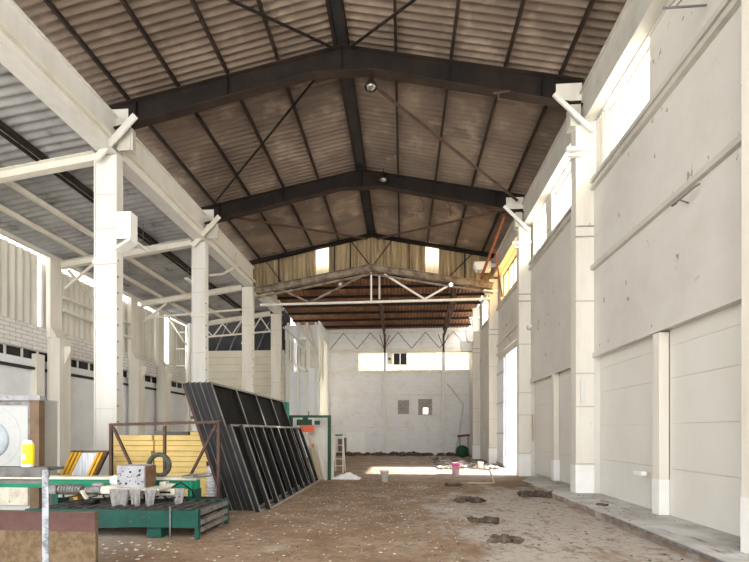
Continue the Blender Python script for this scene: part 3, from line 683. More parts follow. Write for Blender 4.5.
# columns stop under the girder; the post stubs carry the rafters
aisle_column(10.8, 'white steel column with a side bracket, behind the yellow board stack', .62, True)
aisle_column(15.9, 'white steel column rising behind the leaning black frames', .54)
aisle_column(21.0, 'slim cream column in front of the boarded cross wall', .54, brace=False, m='cream')
aisle_column(25.8, 'cream column where the aisle ends, beside the white gallery', .62, brace=False, m='cream')
for y, lab in ((10.8, 'short grey post on the girder carrying the front rafter'), (15.9, 'short grey post on the girder carrying the second rafter')):
    t = thing('rafter_post', lab, 'post', (-7.35, y, 8.9))
    MB().box(-7.44, -7.02, y - .1, y - .08, 8.95, 9.5).box(-7.44, -7.42, y - .12, y + .12, 8.95, 9.5).box(-7.1, -7.08, y - .12, y + .12, 8.95, 9.55).build('post_plate', 'trim_paint', t)
tag(MB().tube([(-7.42, 18.6, 9.6), (-7.3, 18.4, 8.9), (-7.5, 17.4, 8.2), (-7.55, 16.2, 7.7)], .05, 8).build('downpipe', 'cream'), 'bent cream downpipe running from the girder to the second white column', 'pipe')

# window-wall columns
def wall_column(y, label, kind=0):
    t = thing('steel_column', label, 'column', (4.38, y, .12 if y < 14 else 0))
    z0 = .125 if y < 14 else .005
    a, b = 4.17, 4.595
    MB().box(a + .02, b, y - .15, y - .13, z0, 9.0).box(a + .02, b, y + .13, y + .15, z0, 9.0).build('web_plate', 'cream', t)
    MB().box(a, a + .02, y - .155, y + .155, z0, 9.0).build('flange', 'cream', t)
    MB().box(a - .012, b, y - .165, y - .155, z0, .8).box(a - .012, a - .0, y - .155, y + .155, z0, .8).build('painted_foot', 'fresh_white', t)
    s = MB()
    for z in (.82, 3.0, 4.75, 6.3, 6.55, 2.2): MB().box(a - .015, b, y - .172, y - .15, z, z + .03).build('seam_band', 'grey_wood' if z > 6 else 'trim_paint', t)
    MB().box(a - .25, b - .02, y - .26, y - .15, 8.36, 8.44).box(a - .2, a + .1, y - .26, y - .15, 8.22, 8.27).build('bracket_bar', 'fresh_white', t)
    if y < 20: MB().bar((3.62, y - .25, 9.72), (4.52, y - .25, 8.8), .1, .05, (0, 1, 0)).build('knee_brace', 'white_paint', t)
    if y < 20: MB().box(4.05, 4.3, y - .13, y + .13, 9.02, T(4.3) - .65).build('head_post', 'trim_paint', t)
    return t
wall_column(5.42, 'cream column at the picture edge beside the closest sectional door')
c = wall_column(10.8, 'cream column between the two pairs of sectional doors')
MB().box(4.27, 4.38, 10.6, 10.645, 2.3, 2.85).build('fuse_box', 'white_paint', c)
c = wall_column(15.9, 'cream column in front of the sunlit open gateway')
MB().lathe([(.0, -.14), (.07, -.14), (.09, .08), (.0, .08)], (4.5, 15.6, 5.35), 12, 'y').build('siren', 'fresh_white', c)
wall_column(21.2, 'bright white column just past the gate leaf')
wall_column(26.0, 'cream column near the end wall corner')
for x0, x1, y, z0, z1, lab in ((3.35, 4.12, 20.55, 9.2, 9.6, 'white box lamp under the gable corner'), (3.7, 4.1, 25.58, 6.9, 7.7, 'white bracket box on the column near the end wall'), (3.65, 4.45, 27.6, 6.7, 7.4, 'white bracket box close to the end wall window band')):
    t = thing('bracket_box', lab, 'bracket', ((x0 + x1) / 2, y, z0))
    MB().prism([(x0, z0 + .25), (x0 + .12, z0), (x1, z0), (x1, z1), (x0, z1)], 'y', y - .2, y + .2).build('casing', 'fresh_white', t, .01)
    MB().box(x1, XR - .0, y - .06, y + .06, z1 - .2, z1 - .06).build('mount_arm', 'cream', t)

# gallery beside the aisle end
def gallery_wall():
    m = MB(); holes_wall(m, [(-7.4, -7.0, 6.5, 7.4), (-6.9, -5.95, 5.4, 7.5)], -7.4, -5.25, 0, 8.3, 26.5, 26.7)
    return m.box(-5.35, -5.25, 26.7, YF, 0, 2.6).box(-5.35, -5.25, 26.7, YF, 7.8, 8.6).box(-5.35, -5.25, 29.85, YF, 2.6, 7.8).box(-5.35, -5.25, 26.7, 26.9, 2.6, 7.8)
struct('wall_gallery', gallery_wall(), 'cool_white', 'bluish white wall under the gallery', 'wall')
struct('wall_gallery_recess', MB().box(-6.9, -5.6, 28.3, 28.4, 5.2, 7.8).box(-6.95, -5.6, 26.7, 28.3, 5.1, 5.3), 'trim_paint', 'shaded recess behind the gallery rail', 'wall')
struct('window_12', MB().box(-5.82, -5.3, 26.44, 26.5, 5.6, 7.0), 'pale_board', 'yellowed boarded window in the gallery wall', 'window')
window_o = struct('window_13', MB().box(-7.4, -7.36, 26.55, 26.65, 6.5, 7.4).box(-7.04, -7.0, 26.55, 26.65, 6.5, 7.4), 'white_paint', 'small glaring window beside the end aisle column', 'window')
struct('pane', MB().add([(-7.36, 26.6, 6.5), (-7.04, 26.6, 6.5), (-7.04, 26.6, 7.4), (-7.36, 26.6, 7.4)], [(0, 1, 2, 3)]), 'glass_frost', parent=window_o)
for i, x in enumerate((-7.15, -6.5, -5.95, -5.4)):
    tag(MB().ibeam((x, 26.3, .02), (x, 26.3, 8.4), .14, .14, .02, (0, 1, 0)).build('gallery_post', 'white_paint' if i % 2 else 'cream'), f'thin white gallery post, {ORD[i]} counted from the end aisle column', 'post')
t = thing('gallery_stair', 'white sloping gallery stair with rail bars', 'stair', (-6.5, 26.0, 5.2))
MB().bar((-7.2, 25.95, 6.1), (-5.9, 25.95, 5.35), .5, .14).build('flight', 'white_paint', t)
for i in range(8):
    x = -7.1 + i * .17; z = 6.1 - .577 * (x + 7.2)
    MB().bar((x, 25.75, z), (x, 25.75, z + 1.25), .035).build('baluster', 'grey_steel' if i % 3 else 'white_paint', t)
MB().bar((-7.2, 25.75, 7.36), (-5.9, 25.75, 6.6), .05).build('handrail', 'white_paint', t)
for p, q, lab in (((-7.4, 26.1, 8.1), (-6.2, 26.1, 7.0), 'white raking strut above the gallery stair'), ((-5.8, 26.1, 8.2), (-5.3, 26.1, 6.4), 'white raking strut by the yellowed gallery window'), ((-6.4, 25.95, 8.3), (-5.5, 25.95, 6.9), 'white raking strut in the middle of the gallery')):
    tag(MB().bar(p, q, .12, .12).build('gallery_strut', 'trim_paint'), lab, 'strut')

window('added_window_14', 26.9, 29.85, 2.6, 7.8, 4, 'glass_dull', 'tall glazed opening added in the side of the gallery to light the end wall', x=-5.3)  # added opening, lets daylight onto the end wall
struct('trim_lower_fascia', MB().box(-7.41, -7.385, 21.4, 26.1, 9.2, 9.98), 'trim_paint', 'fascia board closing the lower hall roof edge over the aisle girder', 'fascia')
# roof lamps and hooks
def dome_lamp(x, y, z, label):
    t = thing('dome_lamp', label, 'lamp', (x, y, z))
    MB().lathe([(.02, .3), (.06, .26), (.07, .16), (.15, .02), (.16, -.02), (.15, -.02), (.14, .0), (.05, .12)], (x, y, z), 20).build('shade', 'steel_dark', t)
    MB().lathe([(.0, -.08), (.08, -.06), (.135, -.01), (.08, .04)], (x, y, z), 18).build('lens', 'lamp_glass', t)
    MB().tube([(x, y, z + .3), (x, y, z + .42)], .012, 6).build('stem', 'steel_dark', t)
dome_lamp(-.8, 10.68, 10.24, 'dome lamp hanging below the apex of the front rafter')
dome_lamp(-.72, 15.62, 10.82, 'dome lamp on the apex of the second rafter')
t = thing('flood_lamp', 'small lit flood lamp shining under the gable truss', 'lamp', (2.29, 20.7, 8.62))
MB().box(2.19, 2.39, 20.68, 20.82, 8.56, 8.74).build('housing', 'grey_steel', t)
MB().lathe([(0, -.02), (.06, -.02), (.06, .01)], (2.29, 20.68, 8.65), 12, 'y').build('lens', 'bulb', t)
t = thing('flood_lamp', 'small dim flood lamp under the aisle end of the gable truss', 'lamp', (-3.05, 20.7, 8.6))
MB().box(-3.15, -2.95, 20.68, 20.82, 8.72, 8.88).build('housing', 'grey_steel', t)
MB().lathe([(0, -.02), (.05, -.02), (.05, .01)], (-3.05, 20.68, 8.8), 12, 'y').build('lens', 'fresh_white', t)
for x, lab in ((.75, 'rusty double hook hanging from the second rafter, close to the apex'), (1.75, 'rusty chain hook hanging from the second rafter, further down the slope')):
    z = T(x) - .62
    tag(MB().tube([(x - .12, 15.9, z), (x, 15.9, z - .18), (x, 15.9, z - .42)], .016, 6).tube([(x + .14, 15.9, z), (x, 15.9, z - .18)], .014, 6).box(x - .03, x + .03, 15.87, 15.93, z - .52, z - .4).build('hanging_hook', 'rust'), lab, 'hook')
tag(MB().bar((2.33, 10.66, 9.92), (2.33, 10.66, 9.68), .035).bar((2.2, 10.66, 9.9), (2.6, 10.66, 9.94), .035).build('hanging_hook', 'rust'), 'short rusty clip under the front rafter', 'hook')

# ------------------------------------------------------------------ black steel frames leaning
LA = math.radians(19.0)
def leaning(x0, y0):
    vd = V((-math.sin(LA), 0, math.cos(LA))); wd = V((math.cos(LA), 0, math.sin(LA)))
    return lambda u, v, w_: V((x0, y0 + u, 0)) + vd * v + wd * w_
def frame_box(mb, f, u0, u1, v0, v1, w0, w1):
    vs = [f(u, v, w_) for w_ in (w0, w1) for v in (v0, v1) for u in (u0, u1)]
    mb.add(vs, [(0, 2, 3, 1), (4, 5, 7, 6), (0, 1, 5, 4), (2, 6, 7, 3), (0, 4, 6, 2), (1, 3, 7, 5)])
def big_frame(x0, y0, Lu, Lv, label, group, bars, th=.1, sheet=True, bw=.06, edge=True):
    f = leaning(x0, y0); t = thing('welded_gate_leaf', label, 'frame', (x0, y0 + Lu / 2, 0), group)
    m = MB(); tk = .05
    frame_box(m, f, 0, tk, 0, Lv, -th, 0); frame_box(m, f, Lu - tk, Lu, 0, Lv, -th, 0)
    frame_box(m, f, tk, Lu - tk, 0, tk, -th, 0); frame_box(m, f, tk, Lu - tk, Lv - tk, Lv, -th, 0)
    m.build('outer_frame', 'black_frame', t)
    if edge:
        m = MB(); e = .004
        for a in ((0, tk, 0, Lv), (Lu - tk, Lu, 0, Lv), (tk, Lu - tk, 0, tk), (tk, Lu - tk, Lv - tk, Lv)): frame_box(m, f, a[0], a[1], a[2], a[3], .0005, e)
        m.build('pale_lip', 'frame_edge', t)
        m = MB(); frame_box(m, f, -.003, 0, 0, Lv, -.008, 0); m.build('end_lip', 'end_edge', t)
    for u in bars:
        m = MB(); frame_box(m, f, u - bw / 2, u + bw / 2, tk, Lv - tk, -th, -.002); mm = m.build('mullion', 'black_frame', t)
        m = MB(); frame_box(m, f, u - bw / 2, u + bw / 2, tk, Lv - tk, -.0015, .003); m.build('mullion_lip', 'frame_edge', mm)
    if sheet:
        m = MB(); frame_box(m, f, tk, Lu - tk, tk, Lv - tk, -th * .75, -th * .7); m.build('back_sheet', 'black_sheet', t)
    return t
for i in range(5):
    lab = ['outermost black steel frame of the big leaning stack, its three mullions in view', 'second black frame in the big leaning stack', 'third black frame in the big leaning stack, the middle one', 'fourth black frame in the big leaning stack', 'innermost black frame of the big leaning stack, against the raking rack'][i]
    big_frame(-3.02 - i * .112, 8.5 + (i % 2) * .012, 5.25, 2.78, lab, 'big leaning black frames', [1.33, 2.65, 3.95], .1, sheet=(i in (0, 1, 4)))
for i in range(2):
    lab = ['smaller steel frame leaning in front of the big black frames, front one', 'smaller steel frame sandwiched between the front frame and the big black frames'][i]
    big_frame(-2.72 - i * .11, 8.68 - i * .34, 5.1 + i * .2, 1.86, lab, 'smaller leaning frames', [.62 * (k + 1) + .04 * i for k in range(7)], .09, sheet=False, bw=.045)
t = thing('raking_rack', 'rusty raking rack holding up the leaning black frames', 'rack', (-4.3, 10.5, 0))
for y in (8.62, 13.6):
    f = leaning(-3.62, y)
    m = MB(); frame_box(m, f, 0, .08, 0.03, 2.74, -.07, -.01); m.build('raking_post', 'rust', t)
    if y < 10: continue
    MB().bar((-4.85, y + .04, .02), (-4.42, y + .04, 2.0), .08).build('back_leg', 'rust', t)
    MB().bar((-4.85, y + .04, .06), (-3.75, y + .04, .06), .08, .08).build('foot_bar', 'rust', t)
MB().bar((-4.36, 8.6, 1.9), (-4.36, 13.6, 1.9), .06).build('tie_rail', 'rust', t)
tag(MB().tube([(-4.5, 8.75, 2.62), (-4.56, 8.75, 2.45), (-4.5, 8.75, 2.32), (-4.42, 8.75, 2.25)], .02, 8).build('hose_bend', 'rust_red'), 'short red-brown bent pipe end behind the black frames', 'pipe')

# rusty rack frame with the yellow boards
t = thing('pipe_rack', 'rusty tubular rack frame in front of the yellow boards', 'rack', (-4.72, 8.2, 0))
Yg = 8.2
xl_, xr_ = -5.83, -3.62
MB().bar((xl_, Yg, .0), (xl_, Yg, 1.72), .055, .055, (0, 1, 0)).build('post', 'rust', t)
MB().bar((xr_, Yg, .0), (xr_, Yg, 1.78), .055, .055, (0, 1, 0)).build('post', 'rust', t)
MB().bar((-4.72, Yg, .3), (-4.72, Yg, 1.72), .05, .045, (0, 1, 0)).build('post', 'rust', t)
MB().bar((xl_ - .03, Yg, 1.745), (xr_ + .03, Yg, 1.8), .055, .055).build('top_rail', 'rust', t)
MB().bar((xl_, Yg, .3), (xr_, Yg, .3), .05).build('bottom_rail', 'rust', t)
MB().bar((xl_ + .05, Yg - .01, 1.7), (-5.12, Yg - .01, .34), .045).build('diagonal', 'rust', t)
MB().bar((xr_ - .05, Yg - .01, 1.73), (-4.4, Yg - .01, .34), .045).build('diagonal', 'rust', t)
rb = random.Random(11)
h = .127
for s_, (x0, x1, nm) in enumerate(((-7.02, -6.02, 'stack next to the white column'), (-5.98, -4.66, 'stack next to the black frames'))):
    for i in range(12):
        dx0, dx1, dy = rb.uniform(-.08, .05), rb.uniform(-.06, .05), rb.uniform(-.04, .04)
        if i > 8 and s_ == 1: dx1 -= .03 * (i - 8)
        z = .0 + i * h + .004
        o = MB().box(x0 + (dx0 if s_ == 0 else max(dx0 * .5, -.01)), min(x1 + dx1, -6.0) if s_ == 0 else x1 + dx1, 9.95 + dy, 11.2 + dy if s_ else 10.45 + dy, z, z + h - .006).build('yellow_board', 'yellow_board', None, .008)
        k = 11 - i
        tag(o, f'yellow board, {ORD[k] + " from the top" if k else "topmost"} of the {nm}', 'board', 'yellow boards behind the rusty rack frame')
tag(MB().box(-6.0, -5.15, 9.96, 10.6, 1.53, 1.61).build('dark_plank', 'board_dark'), 'dark plank lying across the top of the yellow boards', 'plank')
tag(MB().box(-5.1, -4.78, 9.96, 10.3, 1.53, 1.6).build('board_offcut', 'yellow_board'), 'short yellow offcut on top of the stack by the black frames', 'offcut')
# ribbed silver roll
r = MB(); prof = [(0, .0)]
for i in range(60): prof.append((.155 + .018 * math.sin(i * PI / 2.5), .0 + i * .014))
prof.append((0, .83)); r.lathe(prof, (-4.0, 10.3, 0), 20)
r = MB(); prof = [(0, .0)] + [(.13 + .014 * math.sin(i * 1.3), .002 + i * .014) for i in range(60)] + [(0, .83)]
tag(r.lathe(prof, (-4.32, 9.98 - .5, 0), 20).build('ribbed_roll', 'roll'), 'silver ribbed duct roll standing behind the rack frame post', 'roll')
# small leaning grate frame
def sheared(mb, x0, x1, y0, y1, z0, z1, k, zr):
    vs = [(x + k * (z - zr), y, z) for z in (z0, z1) for y in (y0, y1) for x in (x0, x1)]
    mb.add(vs, [(0, 2, 3, 1), (4, 5, 7, 6), (0, 1, 5, 4), (2, 6, 7, 3), (0, 4, 6, 2), (1, 3, 7, 5)])
t = thing('slatted_grate', 'yellow and brown barred frame with a striped sheet, leaning by the white column', 'frame', (-7.0, 9.0, 0))
kk, zr, y = .5, .68, 9.0
for x, m in ((-7.52, 'yellow_dark'), (-7.43, 'yellow_dark'), (-7.34, 'yellow_dark'), (-6.92, 'yellow_dark'), (-6.84, 'yellow_dark'), (-6.74, 'rust')):
    mb = MB(); sheared(mb, x, x + .05, y - .05, y + .02, .0, 1.16, kk, zr); mb.build('slanted_bar', m, t)
mb = MB(); sheared(mb, -7.29, -6.92, y - .02, y, .3, 1.14, kk, zr); mb.build('striped_sheet', 'stripe_sheet', t)
mb = MB(); sheared(mb, -7.54, -6.66, y - .055, y + .025, 1.16, 1.19, kk, zr); mb.build('top_rail', 'rust', t)

# ------------------------------------------------------------------ green roller bed and saw
t = thing('roller_bed', 'low green steel roller bed with dark rollers', 'machine', (-4.4, 6.7, 0))
xl, xr, ya, yb = -5.75, -3.03, 6.2, 7.25
MB().channel((xl, ya, .3), (xr, ya, .3), .07, .25, .012, flip=1).box(xl, xr, ya - .045, ya - .02, .175, .425).build('front_beam', 'green', t)
MB().channel((xl, yb, .34), (xr, yb, .34), .07, .18, .012).build('rear_beam', 'green', t)
for x in (xr - .03, xl + .3):
    for y_ in (ya, yb): MB().box(x - .03, x + .03, y_ - .03, y_ + .03, 0, .45).build('leg', 'green', t)
for z in (.13, .24, .38): MB().bar((xr - .01, ya + .04, z), (xr - .01, yb - .04, z), .04, .07).build('side_slat', 'grey_steel', t)
for i in range(15):
    x = xl + .12 + i * .18
    MB().tube([(x, ya + .06, .40), (x + .04, yb - .06, .40)], .034, 10).build('roller', 'roller_dark', t)
MB().box(xl + .05, xr - .1, ya + .04, yb - .04, .27, .285).build('gap_dark_plate', 'black_sheet', t)  # added dark sheet, blackens the gaps between the rollers
MB().box(-3.86, -3.64, ya + .02, ya + .22, .0, .17).build('motor_foot', 'green', t, .01)
MB().tube([(-3.45, ya - .06, .0), (-3.45, ya - .06, .5)], .013, 6).build('stand_pipe', 'grey_steel', t)
MB().bar((-3.6, ya + .3, .1), (-3.1, ya + .6, .2), .03).bar((-5.5, ya + .4, .05), (-4.4, ya + .4, .09), .04).build('under_rod', 'grey_steel', t)
t = thing('saw_carriage', 'bright green and cream saw carriage above the roller bed', 'machine', (-5.4, 7.45, 0))
MB().box(-7.5, -3.68, 7.42, 7.56, .58, .74).build('cross_beam', 'green_bright', t)
MB().box(-7.5, -3.68, 7.38, 7.6, .74, .79).build('top_rail', 'machine_cream', t)
for x in (-3.75, -6.3): MB().box(x - .06, x + .06, 7.36, 7.62, .03, .58).build('leg', 'green', t)
MB().box(-3.9, -3.68, 7.3, 7.7, .79, .83).tube([(-3.85, 7.5, .8), (-3.45, 7.5, .83)], .035, 8).build('end_roller', 'grey_steel', t)
MB().tube([(-5.85, 7.05, .6), (-3.86, 7.0, .58)], .055, 12).box(-4.2, -3.82, 6.95, 7.08, .53, .64).build('arm', 'machine_cream', t, .008)
MB().box(-4.08, -3.9, 6.938, 6.95, .57, .6).build('arm_slot', 'black_frame', t)
MB().box(-5.1, -4.82, 6.9, 7.15, .55, .68).build('gear_housing', 'machine_cream', t, .02)
mo = MB().tube([(-5.85, 6.95, .62), (-5.45, 6.95, .62)], .075, 16).build('motor', 'grey_steel', t)
fm = MB()
for i in range(7): fm.tube([(-5.82 + i * .05, 6.95, .62), (-5.80 + i * .05, 6.95, .62)], .088, 16)
fm.build('cooling_fin', 'grey_steel', mo)
MB().box(-6.1, -5.88, 6.88, 7.02, .54, .7).build('motor_cap', 'grey_steel', t, .02)
MB().lathe([(0, -.05), (.09, -.05), (.1, -.03), (.1, .0), (0, .02)], (-5.06, 7.25, .74), 18, 'y').build('hand_wheel', 'bucket_white', t)
MB().bar((-5.35, 6.8, .62), (-5.1, 6.7, .38), .04).build('lever', 'machine_cream', t)
MB().box(-5.2, -5.0, 6.62, 6.78, .43, .5).build('lever_shoe', 'black_frame', t, .02)
MB().box(-4.85, -3.95, 6.7, 7.12, .645, .675).build('tray', 'machine_cream', t)
MB().box(-5.42, -5.16, 6.96, 7.12, .56, .66).build('gear_housing', 'grey_steel', t, .015)
MB().box(-5.4, -4.9, 7.2, 7.3, .44, .57).build('dark_guard', 'black_sheet', t, .01)
MB().box(-6.05, -3.95, 7.14, 7.2, .45, .5).build('lower_rail', 'machine_cream', t)
MB().tube([(-5.3, 7.0, .69), (-5.1, 7.02, .69)], .04, 12).build('spindle', 'grey_steel', t)
MB().box(-4.22, -4.1, 7.16, 7.28, .66, .735).box(-4.1, -3.98, 7.18, 7.26, .64, .7).build('clamp', 'machine_cream', t, .01)
hose = MB()
for i in range(6):
    x = -5.9 + i * .36
    hose.tube([(x, 7.1, .55), (x + .1, 6.95, .5), (x + .22, 6.85, .49), (x + .38, 6.92, .52)], .014, 6)
hose.tube([(-4.0, 7.1, .62), (-3.75, 7.0, .75), (-3.6, 7.1, .6), (-3.62, 7.2, .48)], .014, 6)
hose.build('hose', 'black_frame', t)
MB().tube([(-3.75, 7.35, .46), (-3.75, 7.35, .72)], .03, 8).tube([(-3.98, 7.34, .3), (-3.98, 7.34, .6)], .022, 8).build('support_rod', 'green_bright', t)
MB().box(-5.66, -5.58, 7.0, 7.1, .44, .56).build('stay', 'yellow_dark', t)
MB().box(-4.7, -4.6, 7.05, 7.2, .44, .64).build('stay', 'machine_cream', t)
# casting block
t = thing('casting_block', 'grey pitted casting block with a rusty side, on the saw tray', 'block', (-4.48, 6.95, .675))
b_ = MB().box(-4.73, -4.25, 6.78, 7.1, .677, 1.045).build('block', 'stone', t, .012)
MB().box(-4.248, -4.236, 6.8, 7.09, .69, 1.035).build('rusty_face', 'rust_face', t)
hm = MB()
hq = random.Random(4)
for x, z, r_ in [(-4.7 + .42 * hq.random() ** 1.5, .72 + .3 * hq.random(), hq.uniform(.005, .021)) for _ in range(24)]:
    hm.lathe([(0, -.003), (r_, -.003), (r_, .002)], (x, 6.779, z), 10, 'y')
hm.build('bore_hole', 'void', t)
# rags
def rag(x, w, z0, z1, y, label, seed):
    q = random.Random(seed); n, mz = 10, 9; vs = []
    for j in range(mz + 1):
        v = j / mz; z = z1 - (z1 - z0) * v
        for i in range(n + 1):
            u = i / n; ww = w * (1 - .35 * v + .1 * math.sin(3 * v + seed))
            vs.append((x + (u - .5) * ww + .03 * v * math.sin(seed), y - .015 - .03 * math.sin(u * PI * 3 + seed) * (.4 + v) - .02 * v, z - (.03 * math.sin(u * 5 + seed) if j == mz else 0)))
    fs = [(j * (n + 1) + i, j * (n + 1) + i + 1, (j + 1) * (n + 1) + i + 1, (j + 1) * (n + 1) + i) for j in range(mz) for i in range(n)]
    o = MB().add(vs, fs, True).build('work_rag', 'rag'); s = o.modifiers.new('cloth', 'SOLIDIFY'); s.thickness = .012
    tag(o, label, 'rag', 'grey rags hanging from the saw tray')
rag(-4.6, .28, .3, .672, 6.68, 'wide grey rag hanging under the casting block', 1)
rag(-4.33, .16, .33, .672, 6.68, 'narrow grey rag hanging under the rusty side of the block', 2)
rag(-4.08, .22, .35, .672, 6.69, 'grey rag hanging beside the cream slotted arm', 3.4)
rag(-3.72, .2, .26, .66, 6.94, 'dark grey rag hanging at the end of the saw arm', 5)
tag(MB().torus((-4.42, 7.5, 1.0), .19, .042, 'y', 32, 10).build('rubber_ring', 'dark_rubber'), 'dark rubber tyre ring standing behind the casting block', 'ring')

# machine with the dial plate
t = thing('dial_machine', 'grey machine with a white dial plate and brown side post', 'machine', (-8.1, 8.3, 0))
MB().box(-9.2, -7.56, 8.28, 8.9, .0, 2.28).build('body', 'machine_panel', t)
MB().box(-8.95, -7.3, 8.16, 8.3, 2.24, 2.34).build('top_bar', 'stone', t)
MB().box(-7.54, -7.34, 8.18, 8.32, 0, 2.24).build('side_post', 'brown_post', t)
MB().box(-9.1, -7.62, 8.25, 8.28, .86, 2.15).build('dial_plate', 'machine_panel', t)
MB().box(-8.95, -7.56, 8.22, 8.28, .76, .86).box(-7.62, -7.56, 8.22, 8.28, .86, 2.24).box(-8.95, -7.62, 8.22, 8.28, 2.15, 2.22).build('plate_frame', 'grey_steel', t)
MB().lathe([(0, -.05), (.34, -.05), (.37, -.02), (.37, .0)], (-8.42, 8.25, 1.44), 40, 'y').build('dial_disc', 'hub_grey', t)
MB().torus((-8.42, 8.249, 1.5), .62, .006, 'y', 60, 6).build('dial_ring', 'line_grey', t)
mk = MB()
for i in range(16):
    a = 2 * PI * i / 16; mk.bar((-8.42 + .52 * math.cos(a), 8.247, 1.5 + .52 * math.sin(a)), (-8.42 + .56 * math.cos(a), 8.247, 1.5 + .56 * math.sin(a)), .008)
mk.build('dial_tick', 'line_grey', t)
MB().box(-8.9, -7.64, 8.24, 8.28, .1, .7).build('lower_panel', 'machine_cream', t, .01)

# bench at the picture edge
t = thing('work_bench', 'galvanised angle-steel bench with a worn flat top', 'bench', (-3.9, 3.8, 0))
MB().box(-4.9, -3.2, 3.68, 3.85, 1.25, 1.274).box(-4.9, -4.3, 3.85, 4.1, 1.25, 1.274).build('bench_top', 'bench_steel', t)
MB().box(-4.9, -3.2, 3.66, 3.68, 1.19, 1.28).box(-4.9, -3.26, 3.69, 3.71, 1.13, 1.16).build('front_rail', 'bench_steel', t)
MB().box(-3.25, -3.19, 3.655, 3.66, 0, 1.26).box(-3.25, -3.245, 3.66, 3.72, 0, 1.26).build('leg', 'galv', t)
MB().box(-4.36, -4.3, 4.055, 4.06, 0, 1.26).box(-4.36, -4.355, 4.0, 4.055, 0, 1.26).build('leg', 'galv', t)
MB().box(-4.88, -4.82, 3.655, 3.66, 0, 1.26).build('leg', 'galv', t)
MB().box(-4.88, -4.82, 4.055, 4.06, 0, 1.26).build('leg', 'galv', t)
MB().lathe([(0, -.006), (.008, -.006), (.008, 0)], (-3.22, 3.655, 1.235), 10, 'y').lathe([(0, -.006), (.008, -.006), (.008, 0)], (-3.22, 3.655, 1.14), 10, 'y').build('bolt', 'grey_steel', t)
t = thing('chipboard_sheet', 'brown chipboard panel with a red-brown upper band, behind the bench leg', 'panel', (-3.8, 4.22, 0))
MB().box(-4.9, -3.155, 4.2, 4.24, 0, .775).build('board', 'chipboard', t)
MB().box(-4.9, -3.157, 4.192, 4.2, .58, .772).build('painted_band', 'oxide', t)
t = thing('spray_can', 'yellow spray can standing on the bench', 'can', (-3.465, 3.745, 1.274))
MB().lathe([(0, .0), (.042, .002), (.047, .01), (.047, .205), (.04, .215), (.0, .216)], (-3.465, 3.745, 1.274), 24).build('body', 'can_yellow', t)
MB().lathe([(.04, .215), (.036, .23), (.03, .232), (.03, .25), (0, .252)], (-3.465, 3.745, 1.274), 20).build('nozzle', 'bucket_white', t)
lb = MB(); vs = []
for i in range(9):
    a = -PI / 2 - .35 + .7 * i / 8
    for z in (.07, .12): vs.append((-3.465 + .0475 * math.cos(a), 3.74 + .0475 * math.sin(a), 1.274 + z))
lb.add(vs, [(2 * i, 2 * i + 2, 2 * i + 3, 2 * i + 1) for i in range(8)]).build('label_patch', 'can_label', t)
vs = []; lb = MB()
for i in range(25):
    a = 2 * PI * i / 24
    for z in (.006, .03): vs.append((-3.465 + .0476 * math.cos(a), 3.74 + .0476 * math.sin(a), 1.274 + z))
lb.add(vs, [(2 * i, 2 * i + 2, 2 * i + 3, 2 * i + 1) for i in range(24)]).build('foot_band', 'can_label', t)

# ------------------------------------------------------------------ far end of the frames: green stand, boards, ladder
t = thing('green_stand', 'dark green angular steel stand beyond the leaning frames', 'stand', (-3.0, 14.2, 0))
MB().box(-2.5, -2.4, 14.1, 14.2, 0, 2.16).build('post', 'green_dark', t)
MB().box(-3.8, -3.7, 14.1, 14.2, 0, 2.16).build('post', 'green_dark', t)
MB().box(-3.7, -2.5, 14.1, 14.2, 2.08, 2.16).build('top_bar', 'green_dark', t)
MB().box(-3.55, -3.05, 14.12, 14.22, 1.82, 2.02).box(-3.35, -3.18, 14.12, 14.22, 2.02, 2.08).build('bracket_plate', 'green_dark', t)
MB().box(-2.95, -2.78, 14.12, 14.22, 1.84, 1.98).build('bracket_plate', 'green_dark', t)
MB().tube([(-3.15, 14.15, 2.16), (-3.15, 14.15, 2.3)], .015, 6).build('pin', 'green_dark', t)
tag(MB().box(-4.1, -3.85, 14.0, 14.3, 0, 2.6).build('green_cabinet', 'green_bright'), 'narrow green steel cabinet behind the top corner of the black frames', 'cabinet')
def lean_panel(name, m, x0, x1, y0, h_, tilt, th, label, cat):
    vs = [(x, y0 + tilt * z / h_ + dy, z) for z in (0, h_) for dy in (0, th) for x in (x0, x1)]
    tag(MB().add(vs, [(0, 2, 3, 1), (4, 5, 7, 6), (0, 1, 5, 4), (2, 6, 7, 3), (0, 4, 6, 2), (1, 3, 7, 5)]).build(name, m), label, cat)
lean_panel('pale_sheet', 'pale_board', -3.2, -2.33, 14.3, 1.84, .25, .03, 'tall pale board standing behind the green stand', 'board')
tag(MB().box(-3.42, -2.95, 14.04, 14.09, 1.6, 1.83).build('orange_tray', 'orange'), 'orange-red plastic tray hung on the green stand', 'tray')
for i, (xb, xt, h_, m, lab) in enumerate(((-2.62, -2.95, 1.15, 'wood', 'pale batten with a red end leaning below the green stand'), (-2.52, -2.78, 1.0, 'pale_board', 'short white batten leaning below the green stand'), (-2.72, -3.1, 1.45, 'wood', 'long brown batten leaning between the frames and the green stand'))):
    t = thing('leaning_batten', lab, 'batten', (xb, 13.9, 0))
    MB().bar((xb, 13.88, .02), (xt, 13.92, h_), .06, .04, (0, 1, 0)).build('batten', m, t)
    if i == 0: MB().bar((xt + .004, 13.9, h_ - .02), (xt - .016, 13.925, h_ + .05), .075, .05, (0, 1, 0)).build('red_end', 'orange', t)
t = thing('folding_ladder', 'white folding step ladder standing past the pale board', 'ladder', (-2.45, 17, 0))
